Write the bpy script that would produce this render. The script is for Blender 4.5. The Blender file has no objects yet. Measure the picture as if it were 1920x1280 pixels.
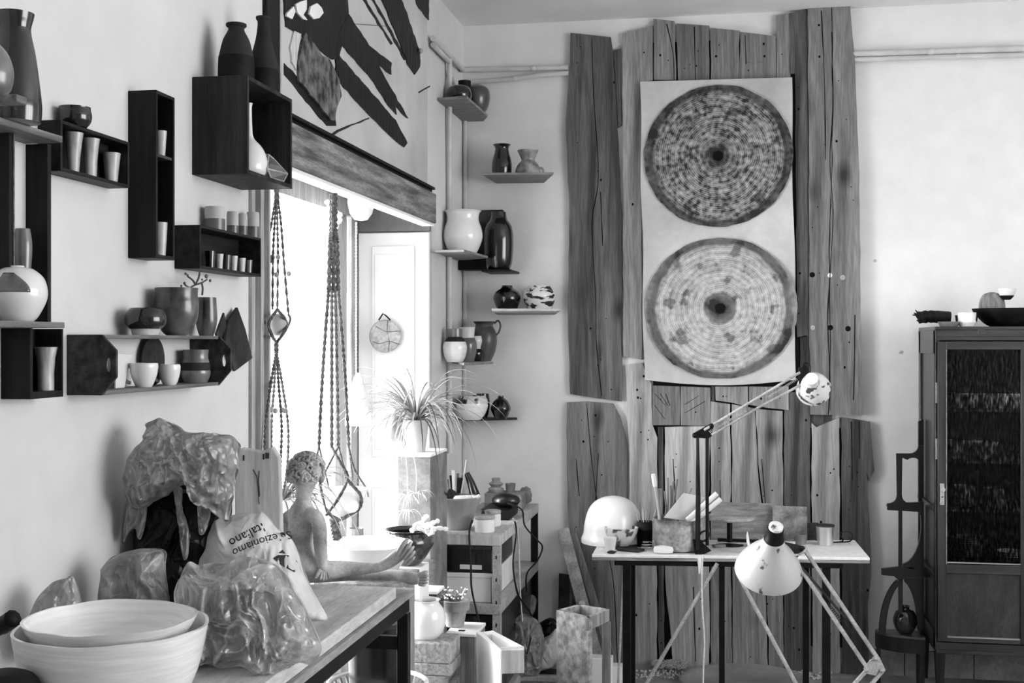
import bpy, bmesh, math, random
from mathutils import Vector, Matrix, noise as mnoise
R = math.radians
rnd = random.Random(7)
C = bpy.context.scene.collection
scene = bpy.context.scene

# ---------------------------------------------------------------- camera
F = 2305.0                      # focal length in pixels of a 1920 wide frame
YAW = R(10.08)
CH = 1.72
XL, YB, ZC, XR, YF = -1.447, 6.6, 3.45, 3.3, -1.8
cam_d = bpy.data.cameras.new('camera'); cam = bpy.data.objects.new('camera', cam_d); C.objects.link(cam)
cam.location = (0, 0, CH); cam.rotation_euler = (R(90), 0, YAW)
cam_d.sensor_width = 36; cam_d.lens = F*36/1920; cam_d.clip_start = .05
scene.camera = cam
# ---------------------------------------------------------------- world, light, exposure
w = bpy.data.worlds.new('world'); scene.world = w; w.use_nodes = True
wn = w.node_tree.nodes; wl_ = w.node_tree.links
wn['Background'].inputs[0].default_value = (1, 1, 1, 1); wn['Background'].inputs[1].default_value = 5.5
def area(name, loc, rot, sx, sy, power, spread=180):
    l = bpy.data.lights.new(name, 'AREA'); l.shape = 'RECTANGLE'; l.size = sx; l.size_y = sy; l.energy = power
    l.spread = R(spread)
    o = bpy.data.objects.new(name, l); C.objects.link(o); o.location = loc; o.rotation_euler = rot
    return o
area('daylight_right_window', (XR+.5, 2.7, 2.15), (0, R(84), 0), 1.9, 2.6, 70, 170)
area('daylight_doorway', (XL-1.9, 4.9, 1.6), (0, R(-96), 0), 2.6, 2.6, 520, 170)
scene.view_settings.view_transform = 'Standard'; scene.view_settings.look = 'None'
scene.view_settings.exposure = 0.0; scene.view_settings.gamma = 1.0; scene.view_settings.use_curve_mapping = False

# ---------------------------------------------------------------- measuring helpers (photo direction -> place in the room)
ca, sa = math.cos(YAW), math.sin(YAW)
FW = Vector((-sa, ca, 0)); RT = Vector((ca, sa, 0)); CP = Vector((0, 0, CH))
def ray(px, py): return FW + RT*((px-960)/F) + Vector((0, 0, (640-py)/F))
def onX(px, py, x): d = ray(px, py); return CP + d*(x/d.x)
def onY(px, py, y): d = ray(px, py); return CP + d*(y/d.y)
def onL(px, py, off=0): return onX(px, py, XL+off)
def onB(px, py, off=0): return onY(px, py, YB-off)
def onH(px, py, z): d = ray(px, py); return CP + d*((z-CH)/d.z)
def onZ(px, py, zc): return CP + ray(px, py)*zc
def depth(p): return (p-CP).dot(FW)

# ---------------------------------------------------------------- materials
MATS = {}
def M(name, a, b=None, sc=6, st=(1, 1, 1), rough=.6, bump=0., bsc=None, coat=0., fine=.0, var=0., metal=0, det=6, lo=.35, hi=.65, dist=0, rot=None):
    """grey procedural material: noise between two greys, fine speckle, bump"""
    if name in MATS: return MATS[name]
    b = a if b is None else b
    m = bpy.data.materials.new(name); m.use_nodes = True; MATS[name] = m
    n = m.node_tree.nodes; l = m.node_tree.links; p = n['Principled BSDF']
    tc = n.new('ShaderNodeTexCoord'); mp = n.new('ShaderNodeMapping'); mp.inputs['Scale'].default_value = st
    if rot: mp.inputs['Rotation'].default_value = rot
    l.new(tc.outputs['Object'], mp.inputs[0])
    no = n.new('ShaderNodeTexNoise'); no.inputs['Scale'].default_value = sc; no.inputs['Detail'].default_value = det
    no.inputs['Distortion'].default_value = dist
    l.new(mp.outputs[0], no.inputs[0])
    cr = n.new('ShaderNodeValToRGB'); cr.color_ramp.elements[0].position = lo; cr.color_ramp.elements[1].position = hi
    cr.color_ramp.elements[0].color = (a, a, a, 1); cr.color_ramp.elements[1].color = (b, b, b, 1)
    l.new(no.outputs[0], cr.inputs[0]); out = cr.outputs[0]
    if fine:
        n2 = n.new('ShaderNodeTexNoise'); n2.inputs['Scale'].default_value = sc*9; n2.inputs['Detail'].default_value = 4
        l.new(mp.outputs[0], n2.inputs[0])
        mr = n.new('ShaderNodeMapRange'); mr.inputs[1].default_value = .3; mr.inputs[2].default_value = .7
        mr.inputs[3].default_value = 1-fine; mr.inputs[4].default_value = 1+fine*.5; l.new(n2.outputs[0], mr.inputs[0])
        mm = n.new('ShaderNodeVectorMath'); mm.operation = 'SCALE'; l.new(out, mm.inputs[0]); l.new(mr.outputs[0], mm.inputs['Scale']); out = mm.outputs[0]
    if var:
        oi = n.new('ShaderNodeObjectInfo'); mr = n.new('ShaderNodeMapRange'); mr.inputs[3].default_value = 1-var; mr.inputs[4].default_value = 1+var
        l.new(oi.outputs['Random'], mr.inputs[0])
        mm = n.new('ShaderNodeVectorMath'); mm.operation = 'SCALE'; l.new(out, mm.inputs[0]); l.new(mr.outputs[0], mm.inputs['Scale']); out = mm.outputs[0]
    l.new(out, p.inputs['Base Color']); p.inputs['Roughness'].default_value = rough; p.inputs['Metallic'].default_value = metal
    p.inputs['Specular IOR Level'].default_value = .5 if (coat or metal) else .16; p.inputs['Coat Weight'].default_value = coat; p.inputs['Coat Roughness'].default_value = .08
    if bump:
        bp = n.new('ShaderNodeBump'); bp.inputs['Strength'].default_value = bump; bp.inputs['Distance'].default_value = .01
        if bsc:
            n3 = n.new('ShaderNodeTexNoise'); n3.inputs['Scale'].default_value = bsc; n3.inputs['Detail'].default_value = 5; l.new(mp.outputs[0], n3.inputs[0]); l.new(n3.outputs[0], bp.inputs['Height'])
        else: l.new(no.outputs[0], bp.inputs['Height'])
        l.new(bp.outputs[0], p.inputs['Normal'])
    return m
def knots(m, sc=3.0, st=(1, 1, .35), dark=.35):
    """scattered dark knots multiplied into the wood's own colour"""
    n = m.node_tree.nodes; l = m.node_tree.links; p = n['Principled BSDF']
    src = p.inputs['Base Color'].links[0].from_socket
    tc = n.new('ShaderNodeTexCoord'); mp = n.new('ShaderNodeMapping'); mp.inputs['Scale'].default_value = st; l.new(tc.outputs['Object'], mp.inputs[0])
    oi = n.new('ShaderNodeObjectInfo'); cb = n.new('ShaderNodeVectorMath'); cb.operation = 'ADD'
    sm = n.new('ShaderNodeMath'); sm.operation = 'MULTIPLY'; sm.inputs[1].default_value = 30; l.new(oi.outputs['Random'], sm.inputs[0])
    l.new(mp.outputs[0], cb.inputs[0]); l.new(sm.outputs[0], cb.inputs[1])
    vo = n.new('ShaderNodeTexVoronoi'); vo.inputs['Scale'].default_value = sc; l.new(cb.outputs[0], vo.inputs['Vector'])
    mr = n.new('ShaderNodeMapRange'); mr.inputs[1].default_value = .03; mr.inputs[2].default_value = .16; mr.inputs[3].default_value = dark; mr.inputs[4].default_value = 1
    l.new(vo.outputs['Distance'], mr.inputs[0])
    mm = n.new('ShaderNodeVectorMath'); mm.operation = 'SCALE'; l.new(src, mm.inputs[0]); l.new(mr.outputs[0], mm.inputs['Scale']); l.new(mm.outputs[0], p.inputs['Base Color'])
    return m
def glassy(name, tint=.9, rough=.02, mix=.12, bump=0, bsc=60, st=(1, 1, 1), body=0., bodycol=.8, crease=False):
    """thin clear material: transparent + gloss, optional translucent body"""
    m = bpy.data.materials.new(name); m.use_nodes = True; n = m.node_tree.nodes; l = m.node_tree.links; n.clear(); MATS[name] = m
    o = n.new('ShaderNodeOutputMaterial'); tr = n.new('ShaderNodeBsdfTransparent'); tr.inputs[0].default_value = (tint, tint, tint, 1)
    gl = n.new('ShaderNodeBsdfGlossy'); gl.inputs['Roughness'].default_value = rough
    lw = n.new('ShaderNodeLayerWeight'); lw.inputs[0].default_value = .35
    mr = n.new('ShaderNodeMapRange'); mr.inputs[3].default_value = mix; mr.inputs[4].default_value = .45; l.new(lw.outputs['Fresnel'], mr.inputs[0])
    mx = n.new('ShaderNodeMixShader'); base = tr.outputs[0]
    if bump:
        tc = n.new('ShaderNodeTexCoord'); mp = n.new('ShaderNodeMapping'); mp.inputs['Scale'].default_value = st; l.new(tc.outputs['Object'], mp.inputs[0])
        no = n.new('ShaderNodeTexNoise'); no.inputs['Scale'].default_value = bsc; no.inputs['Detail'].default_value = 4; l.new(mp.outputs[0], no.inputs[0])
        bp = n.new('ShaderNodeBump'); bp.inputs['Strength'].default_value = bump; bp.inputs['Distance'].default_value = .01
        l.new(no.outputs[0], bp.inputs['Height']); l.new(bp.outputs[0], gl.inputs['Normal'])
    if body:
        df = n.new('ShaderNodeBsdfDiffuse'); df.inputs[0].default_value = (bodycol,)*3+(1,)
        tl = n.new('ShaderNodeBsdfTranslucent'); tl.inputs[0].default_value = (bodycol,)*3+(1,)
        ad = n.new('ShaderNodeMixShader'); ad.inputs[0].default_value = .4; l.new(df.outputs[0], ad.inputs[1]); l.new(tl.outputs[0], ad.inputs[2])
        m2 = n.new('ShaderNodeMixShader'); m2.label = 'body'; l.new(tr.outputs[0], m2.inputs[1]); l.new(ad.outputs[0], m2.inputs[2])
        if bump:
            m3 = n.new('ShaderNodeMapRange'); m3.inputs[1].default_value = .35; m3.inputs[2].default_value = .65
            m3.inputs[3].default_value = body*.55; m3.inputs[4].default_value = min(1, body*1.35); l.new(no.outputs[0], m3.inputs[0]); l.new(m3.outputs[0], m2.inputs[0])
            if crease:
                ge = n.new('ShaderNodeNewGeometry'); m4 = n.new('ShaderNodeMapRange'); m4.inputs[1].default_value = .5; m4.inputs[2].default_value = .58; m4.inputs[3].default_value = 0; m4.inputs[4].default_value = .6
                l.new(ge.outputs['Pointiness'], m4.inputs[0]); ad2 = n.new('ShaderNodeMath'); ad2.operation = 'ADD'; ad2.use_clamp = True; l.new(m3.outputs[0], ad2.inputs[0]); l.new(m4.outputs[0], ad2.inputs[1]); l.new(ad2.outputs[0], m2.inputs[0])
        else: m2.inputs[0].default_value = body
        base = m2.outputs[0]
    l.new(mr.outputs[0], mx.inputs[0]); l.new(base, mx.inputs[1]); l.new(gl.outputs[0], mx.inputs[2]); l.new(mx.outputs[0], o.inputs[0])
    return m

def crumple(m, sc=14, stren=1., dist_=.02, white=0.):
    """creased-foil relief from the edges of warped cells"""
    n = m.node_tree.nodes; l = m.node_tree.links
    tc = n.new('ShaderNodeTexCoord'); no = n.new('ShaderNodeTexNoise'); no.inputs['Scale'].default_value = sc*.45; no.inputs['Detail'].default_value = 3
    l.new(tc.outputs['Object'], no.inputs[0]); sb = n.new('ShaderNodeVectorMath'); sb.operation = 'SCALE'; sb.inputs['Scale'].default_value = 2.2/sc; l.new(no.outputs[1], sb.inputs[0])
    ad = n.new('ShaderNodeVectorMath'); ad.operation = 'ADD'; l.new(tc.outputs['Object'], ad.inputs[0]); l.new(sb.outputs[0], ad.inputs[1])
    mp = n.new('ShaderNodeMapping'); mp.inputs['Scale'].default_value = (1, 1, .55); mp.inputs['Rotation'].default_value = (.5, .6, .3); l.new(ad.outputs[0], mp.inputs[0])
    hs = []
    for f in (1, 2.3):
        vo = n.new('ShaderNodeTexVoronoi'); vo.feature = 'DISTANCE_TO_EDGE'; vo.inputs['Scale'].default_value = sc*f; l.new(mp.outputs[0], vo.inputs['Vector']); hs.append(vo.outputs[0])
    mu = n.new('ShaderNodeMath'); mu.operation = 'MULTIPLY_ADD'; mu.inputs[1].default_value = .4; l.new(hs[1], mu.inputs[0]); l.new(hs[0], mu.inputs[2])
    bp = n.new('ShaderNodeBump'); bp.inputs['Strength'].default_value = stren; bp.inputs['Distance'].default_value = dist_*2; bp.invert = True; l.new(mu.outputs[0], bp.inputs['Height'])
    for nd_ in list(n):
        if nd_.type in ('BSDF_PRINCIPLED', 'BSDF_GLOSSY', 'BSDF_DIFFUSE', 'BSDF_TRANSLUCENT'): l.new(bp.outputs[0], nd_.inputs['Normal'])
    if white:
        for nd_ in list(n):
            if nd_.type == 'MIX_SHADER' and nd_.label == 'body':
                src = nd_.inputs[0].links[0].from_socket; mr = n.new('ShaderNodeMapRange'); mr.inputs[1].default_value = 0; mr.inputs[2].default_value = .06; mr.inputs[3].default_value = white; mr.inputs[4].default_value = 0
                l.new(hs[0], mr.inputs[0]); a2 = n.new('ShaderNodeMath'); a2.operation = 'ADD'; a2.use_clamp = True; l.new(src, a2.inputs[0]); l.new(mr.outputs[0], a2.inputs[1]); l.new(a2.outputs[0], nd_.inputs[0])
    return m
VG = (9, 9, .55)   # vertical grain
HG = (9, .55, 9)   # grain along the left wall
XG = (.55, 9, 9)   # grain along the back wall
PLASTER = M('plaster', .6, .72, sc=1.1, rough=.92, bump=.25, bsc=22, fine=.035, det=8)
PLASTER_B = M('plaster_back', .7, .82, sc=1.1, rough=.92, bump=.25, bsc=18, fine=.04, det=8)
CEIL = M('ceiling_plaster', .74, .88, sc=1.3, rough=.95, bump=.3, bsc=9, det=8)
CONC = M('concrete', .16, .34, sc=3, rough=.9, bump=.3, bsc=30, fine=.2)
TILE = M('stone_skirting', .22, .36, sc=6, rough=.8, fine=.2, bump=.2)
WHITE = M('white_paint', .78, .85, sc=3, rough=.5)
GREYP = M('grey_paint', .14, .2, sc=4, rough=.6, fine=.1)
WINF = M('weathered_frame', .3, .5, sc=9, st=VG, rough=.6, fine=.15)
DWOOD = M('dark_wood', .004, .018, sc=4, st=VG, rough=.5, bump=.2, fine=.3)
DWOODH = M('dark_wood_h', .004, .022, sc=4, st=HG, rough=.5, bump=.2, fine=.3)
GWOOD = M('crate_wood', .02, .07, sc=4, st=HG, rough=.65, bump=.3, fine=.3)
BOXW = knots(M('box_wood', .008, .04, sc=4, st=(7, 7, .5), rough=.55, bump=.3, fine=.3), 7, (1, 1, .6), .15)
EDGEW = M('edge_wood', .09, .22, sc=6, st=HG, rough=.6, fine=.2)
PLANK = knots(M('old_plank', .13, .36, sc=3.5, st=(4, 4, .3), rough=.85, bump=.3, fine=.28, var=.25, det=10, lo=.3, hi=.72, dist=.6), 3.2, (1, 1, .55), .3)
PLANKD = knots(M('dark_plank', .05, .16, sc=3.5, st=(5, 5, .3), rough=.85, bump=.3, dist=.6, fine=.3, var=.12, det=9), 3.2, (1, 1, .55), .3)
PLANKL = knots(M('pale_lit_plank', .26, .52, sc=3.5, st=(4, 4, .3), rough=.85, bump=.3, dist=.6, fine=.25, var=.12, det=9), 3.2, (1, 1, .55), .3)  # paler boards; stronger light on the lower row is partly in the colour
BENCH = M('bench_board', .42, .62, sc=5, st=(3, .6, 3), rough=.8, bump=.3, fine=.2)
LWOOD = M('light_wood', .4, .6, sc=5, st=VG, rough=.6, fine=.15, bump=.2)
MWOOD = M('mid_wood', .16, .32, sc=5, st=VG, rough=.7, fine=.2, bump=.3)
MWOODX = M('mid_wood_x', .16, .32, sc=5, st=XG, rough=.7, fine=.2, bump=.3)
BLACK = M('black_gloss', .002, .005, sc=9, rough=.3, coat=.3)
BLACKM = M('black_metal', .004, .01, sc=20, rough=.45, fine=.5)
HOLE = M('hole', .003, .006, sc=9, rough=.9)
STEEL = M('painted_steel', .3, .5, sc=12, rough=.4, fine=.3)
CHIP = M('chipped_enamel', .06, .68, sc=16, rough=.35, det=8, lo=.39, hi=.43, coat=.3)
SHADE = M('enamel_shade', .07, .42, sc=20, rough=.35, det=5, lo=.33, hi=.37, coat=.2)
WCER = M('white_ceramic', .7, .82, sc=5, rough=.2, coat=.4)
WCERR = M('ribbed_ceramic', .74, .86, sc=5, st=(2, 2, 22), rough=.25, coat=.4, bump=.15)
CREAM = M('cream_ceramic', .42, .66, sc=14, rough=.4, coat=.2, fine=.1)
STREAK = M('streaked_glaze', .2, .6, sc=14, st=(3, 3, .8), rough=.4, coat=.2)
DGLZ = M('dark_glaze', .002, .01, sc=14, rough=.18, coat=.6)
DGLM = M('dark_matt', .003, .01, sc=14, rough=.6)
MOTT = M('mottled_glaze', .006, .13, sc=16, rough=.3, coat=.5, det=8)
MOTL = M('pale_mottled_glaze', .06, .6, sc=26, rough=.3, coat=.3, det=8, lo=.42, hi=.52)
GGLZ = M('grey_glaze', .09, .2, sc=12, rough=.3, coat=.5)
BODY = M('bottle_grey', .018, .035, sc=8, rough=.7)
TERRA = M('terracotta', .2, .36, sc=8, rough=.8, fine=.15, bump=.15)
TERRAS = M('terracotta_sculpture', .28, .62, sc=14, rough=.75, fine=.2, bump=.3)
CLAY = M('wrapped_clay', .12, .34, sc=14, rough=.35, coat=.4, bump=.6, det=8)
SLABD = M('dark_slab', .015, .05, sc=8, rough=.6, bump=.5, fine=.4)
PAPER = M('paper', .72, .8, sc=5, rough=.9)
PRINT = M('print_sheet', .5, .62, sc=3, rough=.25, coat=.2)
CHAR = M('charred_wood', .002, .012, sc=9, st=(4, 4, 1.2), rough=.45, fine=.5, bump=.5, det=9)
BARK = M('bark_print', .02, .2, sc=22, rough=.6, fine=.4, bump=.5, det=9)
CANV = M('canvas_sheet', .42, .6, sc=3, rough=.9, bump=.15, fine=.06)
ROPE = M('rope', .05, .18, sc=80, rough=.9, fine=.3)
LROPE = M('pale_cord', .55, .75, sc=80, rough=.9)
LEAF = M('spider_leaf', .22, .5, sc=12, rough=.45)
LEAFD = M('dark_leaf', .03, .12, sc=12, rough=.45)
FOAM = M('pumice_block', .26, .46, sc=60, rough=.95, bump=.6, fine=.3)
CORAL = M('coral_white', .7, .85, sc=20, rough=.8)
PIPE = M('painted_pipe', .5, .62, sc=8, rough=.5)
INK = M('ink', .02, .03, sc=9, rough=.7)
BIN = M('bin_liner', .003, .012, sc=9, rough=.28, bump=.5, bsc=18)
SACK = M('printed_sack', .5, .72, sc=9, rough=.35, bump=.4, bsc=14)
FABR = M('cable_black', .01, .02, sc=9, rough=.5)
PLAST = glassy('clear_polythene', .97, .2, .05, bump=.5, bsc=22, body=.3, bodycol=.8, crease=True)
FILM = glassy('wrinkled_film', .9, .3, .04, bump=.5, bsc=26, body=.6, bodycol=.46, crease=True)
crumple(PLAST, 9, 1., .025, .35); crumple(FILM, 13, 1., .022, .25); crumple(SACK, 9, .7, .012); crumple(CLAY, 16, .9, .015); crumple(BIN, 10, .9, .02)
GLASS = glassy('window_glass', .98, .01, .03)
TGLASS = glassy('terrarium_glass', .8, .03, .15, body=.25, bodycol=.6)
RGLASS = glassy('rippled_glass', .6, .12, .0, bump=1., bsc=42, st=(2.6, 2.6, .6))
def ripple_tint(m):
    n = m.node_tree.nodes; l = m.node_tree.links; no = [q for q in n if q.type == 'TEX_NOISE'][0]; tr = [q for q in n if q.type == 'BSDF_TRANSPARENT'][0]
    cr = n.new('ShaderNodeValToRGB'); cr.color_ramp.elements[0].position = .42; cr.color_ramp.elements[1].position = .6
    cr.color_ramp.elements[0].color = (.12, .12, .12, 1); cr.color_ramp.elements[1].color = (.8, .8, .8, 1); l.new(no.outputs[0], cr.inputs[0]); l.new(cr.outputs[0], tr.inputs[0])
    mr = [q for q in n if q.type == 'MAP_RANGE'][0]; mr.inputs[4].default_value = .12
ripple_tint(RGLASS)
def add_stains(m, spots):
    """grey mould patches with their own ragged outline on the plaster"""
    n = m.node_tree.nodes; l = m.node_tree.links; p = n['Principled BSDF']; src = p.inputs['Base Color'].links[0].from_socket
    tc = n.new('ShaderNodeTexCoord'); no = n.new('ShaderNodeTexNoise'); no.inputs['Scale'].default_value = 7; no.inputs['Detail'].default_value = 9
    l.new(tc.outputs['Object'], no.inputs[0])
    for (c, rad, amt) in spots:
        d = n.new('ShaderNodeVectorMath'); d.operation = 'DISTANCE'; l.new(tc.outputs['Object'], d.inputs[0]); d.inputs[1].default_value = c
        mr = n.new('ShaderNodeMapRange'); mr.inputs[1].default_value = 0; mr.inputs[2].default_value = rad; mr.inputs[3].default_value = .22; mr.inputs[4].default_value = -.25; l.new(d.outputs['Value'], mr.inputs[0])
        ad = n.new('ShaderNodeMath'); ad.operation = 'ADD'; l.new(mr.outputs[0], ad.inputs[0]); l.new(no.outputs[0], ad.inputs[1])
        m2 = n.new('ShaderNodeMapRange'); m2.inputs[1].default_value = .5; m2.inputs[2].default_value = .62; m2.inputs[3].default_value = 1; m2.inputs[4].default_value = 1-amt; l.new(ad.outputs[0], m2.inputs[0])
        mm = n.new('ShaderNodeVectorMath'); mm.operation = 'SCALE'; l.new(src, mm.inputs[0]); l.new(m2.outputs[0], mm.inputs['Scale']); src = mm.outputs[0]
    l.new(src, p.inputs['Base Color'])
add_stains(PLASTER_B, [(onB(1690, 1010), .2, .6), (onB(1655, 1060), .2, .55), (onB(1700, 760), .2, .25), (onB(1680, 50), .45, .35), (onB(1500, 40), .5, .3), (onB(1690, 1120), .25, .35), (onB(1850, 40), .4, .25)])

def disc_mat(name, seed, top):
    """stack of concentric printed rings"""
    m = bpy.data.materials.new(name); m.use_nodes = True; n = m.node_tree.nodes; l = m.node_tree.links; p = n['Principled BSDF']
    tc = n.new('ShaderNodeTexCoord'); mp = n.new('ShaderNodeMapping'); mp.inputs['Scale'].default_value = (1, 0, 1); l.new(tc.outputs['Object'], mp.inputs[0])
    ln = n.new('ShaderNodeVectorMath'); ln.operation = 'LENGTH'; l.new(mp.outputs[0], ln.inputs[0])
    no = n.new('ShaderNodeTexNoise'); no.inputs['Scale'].default_value = 7; no.inputs['Detail'].default_value = 3
    of = n.new('ShaderNodeVectorMath'); of.operation = 'ADD'; of.inputs[1].default_value = (seed, seed, seed); l.new(tc.outputs['Object'], of.inputs[0]); l.new(of.outputs[0], no.inputs[0])
    def math_(op, a, b):
        q = n.new('ShaderNodeMath'); q.operation = op
        for i, v in enumerate((a, b)):
            if isinstance(v, (int, float)): q.inputs[i].default_value = v
            else: l.new(v, q.inputs[i])
        return q.outputs[0]
    rr = math_('ADD', ln.outputs['Value'], math_('MULTIPLY', math_('SUBTRACT', no.outputs[0], .5), .035))
    rings = math_('SINE', math_('MULTIPLY', rr, 620), 0)
    rings2 = math_('SINE', math_('MULTIPLY', rr, 211), 0)
    n2 = n.new('ShaderNodeTexNoise'); n2.inputs['Scale'].default_value = 38; n2.inputs['Detail'].default_value = 8; l.new(of.outputs[0], n2.inputs[0])
    n3 = n.new('ShaderNodeTexNoise'); n3.inputs['Scale'].default_value = 11; n3.inputs['Detail'].default_value = 6; l.new(of.outputs[0], n3.inputs[0])
    v = math_('ADD', .25 if top else .56, math_('MULTIPLY', rings, .09)); v = math_('ADD', v, math_('MULTIPLY', rings2, .07))
    v = math_('ADD', v, math_('MULTIPLY', math_('SUBTRACT', n2.outputs[0], .5), 1.5 if top else .9))
    # ragged dark rim and centre
    rim = n.new('ShaderNodeValToRGB'); e = rim.color_ramp.elements; e[0].position = 0; e[0].color = (0, 0, 0, 1)
    stops = [(.07, 0), (.09, .05), (.2, .35 if not top else .7), (.24 if not top else .3, 1.0), (.80, 1.05), (.85, .85), (.89, .22), (.96, .2), (1.0, .3)]
    e[1].position = 1.0; e[1].color = (.5, .5, .5, 1)
    for pos, val in stops[:-1]:
        q = e.new(pos); q.color = (val, val, val, 1)
    nr = math_('DIVIDE', math_('ADD', ln.outputs['Value'], math_('MULTIPLY', math_('SUBTRACT', n3.outputs[0], .5), .06)), .388)
    l.new(nr, rim.inputs[0])
    blot = n.new('ShaderNodeMapRange'); blot.inputs[1].default_value = .36; blot.inputs[2].default_value = .42; blot.inputs[3].default_value = .45; blot.inputs[4].default_value = 1; l.new(n3.outputs[0], blot.inputs[0])
    v = math_('MULTIPLY', math_('MULTIPLY', v, rim.outputs[0]), blot.outputs[0])
    v = math_('ADD', v, math_('MULTIPLY', math_('SUBTRACT', n3.outputs[0], .42), .35))
    v = math_('MULTIPLY', math_('MAXIMUM', v, .02), .62)
    cc = n.new('ShaderNodeCombineColor'); [l.new(v, cc.inputs[i]) for i in range(3)]
    l.new(cc.outputs[0], p.inputs['Base Color']); p.inputs['Roughness'].default_value = .85
    return m

# ---------------------------------------------------------------- mesh builder
class MB:
    def __init__(s): s.v = []; s.f = []; s.m = []
    def add(s, vs, fs, mi=0):
        b = len(s.v); s.v += [Vector(v) for v in vs]; s.f += [tuple(i+b for i in f) for f in fs]; s.m += [mi]*len(fs); return s
    def box(s, x0, x1, y0, y1, z0, z1, mi=0):
        vs = [(x, y, z) for x in (x0, x1) for y in (y0, y1) for z in (z0, z1)]
        return s.add(vs, [(0, 1, 3, 2), (4, 6, 7, 5), (0, 4, 5, 1), (2, 3, 7, 6), (0, 2, 6, 4), (1, 5, 7, 3)], mi)
    def obb(s, c, sz, rot=None, mi=0):
        rot = rot or Matrix.Identity(3); c = Vector(c)
        vs = [c + rot @ Vector((x*sz[0]/2, y*sz[1]/2, z*sz[2]/2)) for x in (-1, 1) for y in (-1, 1) for z in (-1, 1)]
        return s.add(vs, [(0, 1, 3, 2), (4, 6, 7, 5), (0, 4, 5, 1), (2, 3, 7, 6), (0, 2, 6, 4), (1, 5, 7, 3)], mi)
    def bar(s, a, b, w_, h_, mi=0, up=Vector((0, 0, 1))):
        a = Vector(a); b = Vector(b); d = (b-a); L = d.length; d.normalize(); u = up - d*up.dot(d)
        if u.length < 1e-4: u = Vector((1, 0, 0)) - d*d.x
        u.normalize(); sd = d.cross(u)
        return s.obb((a+b)/2, (w_, L, h_), Matrix((sd, d, u)).transposed(), mi)
    def tube(s, pts, r, seg=8, mi=0, cap=True):
        pts = [Vector(p) for p in pts]; n = len(pts); rs = r if isinstance(r, (list, tuple)) else [r]*n
        vs = []; prev = None
        for i, p in enumerate(pts):
            t = (pts[min(i+1, n-1)]-pts[max(i-1, 0)]); t = t.normalized() if t.length > 1e-9 else Vector((0, 0, 1))
            if prev is None: prev = Vector((0, 0, 1)) if abs(t.z) < .9 else Vector((1, 0, 0))
            u = (prev - t*prev.dot(t)).normalized(); prev = u; q = t.cross(u)
            for k in range(seg):
                a = 2*math.pi*k/seg; vs.append(p + (u*math.cos(a)+q*math.sin(a))*rs[i])
        fs = [(i*seg+k, i*seg+(k+1) % seg, (i+1)*seg+(k+1) % seg, (i+1)*seg+k) for i in range(n-1) for k in range(seg)]
        if cap: fs += [tuple(range(seg))[::-1], tuple((n-1)*seg+k for k in range(seg))]
        return s.add(vs, fs, mi)
    def lathe(s, prof, c, seg=40, wob=0, mi=0, mfn=None, t=None, open_=True, axis=None, seed=0):
        """prof: (r, z) from bottom to top, z relative to c; open_ gives an inner wall of thickness t"""
        pr = list(prof)
        if open_:
            rm = max(r for r, z in prof); t_ = t or max(.0015, min(.006, rm*.07)); z0 = prof[0][1]
            inn = [(max(r-t_, .0005), z) for r, z in reversed(prof) if z > z0+t_*1.5]
            inn[0] = (inn[0][0], prof[-1][1]); pr = pr + inn + [(.0, z0+t_*1.5)]
            pr = [(0, z0)] + pr
        else: pr = [(0, prof[0][1])] + pr + [(0, prof[-1][1])]
        rot = axis or Matrix.Identity(3); vs = []; n = len(pr)
        for i, (r, z) in enumerate(pr):
            for k in range(seg):
                a = 2*math.pi*k/seg; rr = r
                zz = z
                if wob:
                    g = mnoise.noise(Vector((math.cos(a)*1.5+seed, math.sin(a)*1.5, z*6))); rr = r*(1+wob*g*.6)
                    zz = z + wob*.5*rm_(prof)*mnoise.noise(Vector((math.cos(a)*2+seed, math.sin(a)*2, 3.3)))*max(0, (z-prof[0][1])/(prof[-1][1]-prof[0][1]+1e-9))**2
                vs.append(Vector(c)+rot @ Vector((rr*math.cos(a), rr*math.sin(a), zz)))
        b = len(s.v); s.v += vs
        for i in range(n-1):
            zm = (pr[i][1]+pr[i+1][1])/2
            mm = mfn(zm, i) if mfn else mi
            for k in range(seg):
                q = (b+i*seg+k, b+i*seg+(k+1) % seg, b+(i+1)*seg+(k+1) % seg, b+(i+1)*seg+k)
                s.f.append(q); s.m.append(mm)
        return s
    def prism(s, poly, ext, mi=0):
        poly = [Vector(p) for p in poly]; n = len(poly); e = Vector(ext)
        vs = poly + [p+e for p in poly]
        fs = [tuple(range(n)), tuple(range(2*n-1, n-1, -1))] + [(i, (i+1) % n, n+(i+1) % n, n+i) for i in range(n)]
        return s.add(vs, fs, mi)
    def ball(s, c, r, sub=3, fn=None, mi=0):
        bm = bmesh.new(); bmesh.ops.create_icosphere(bm, subdivisions=sub, radius=1)
        r = r if isinstance(r, (tuple, list, Vector)) else (r, r, r); vs = []
        for v in bm.verts:
            d = v.co.copy(); k = fn(d) if fn else 1
            vs.append(Vector(c)+Vector((d.x*r[0], d.y*r[1], d.z*r[2]))*k)
        fs = [tuple(v.index for v in f.verts) for f in bm.faces]; bm.free()
        return s.add(vs, fs, mi)
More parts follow.
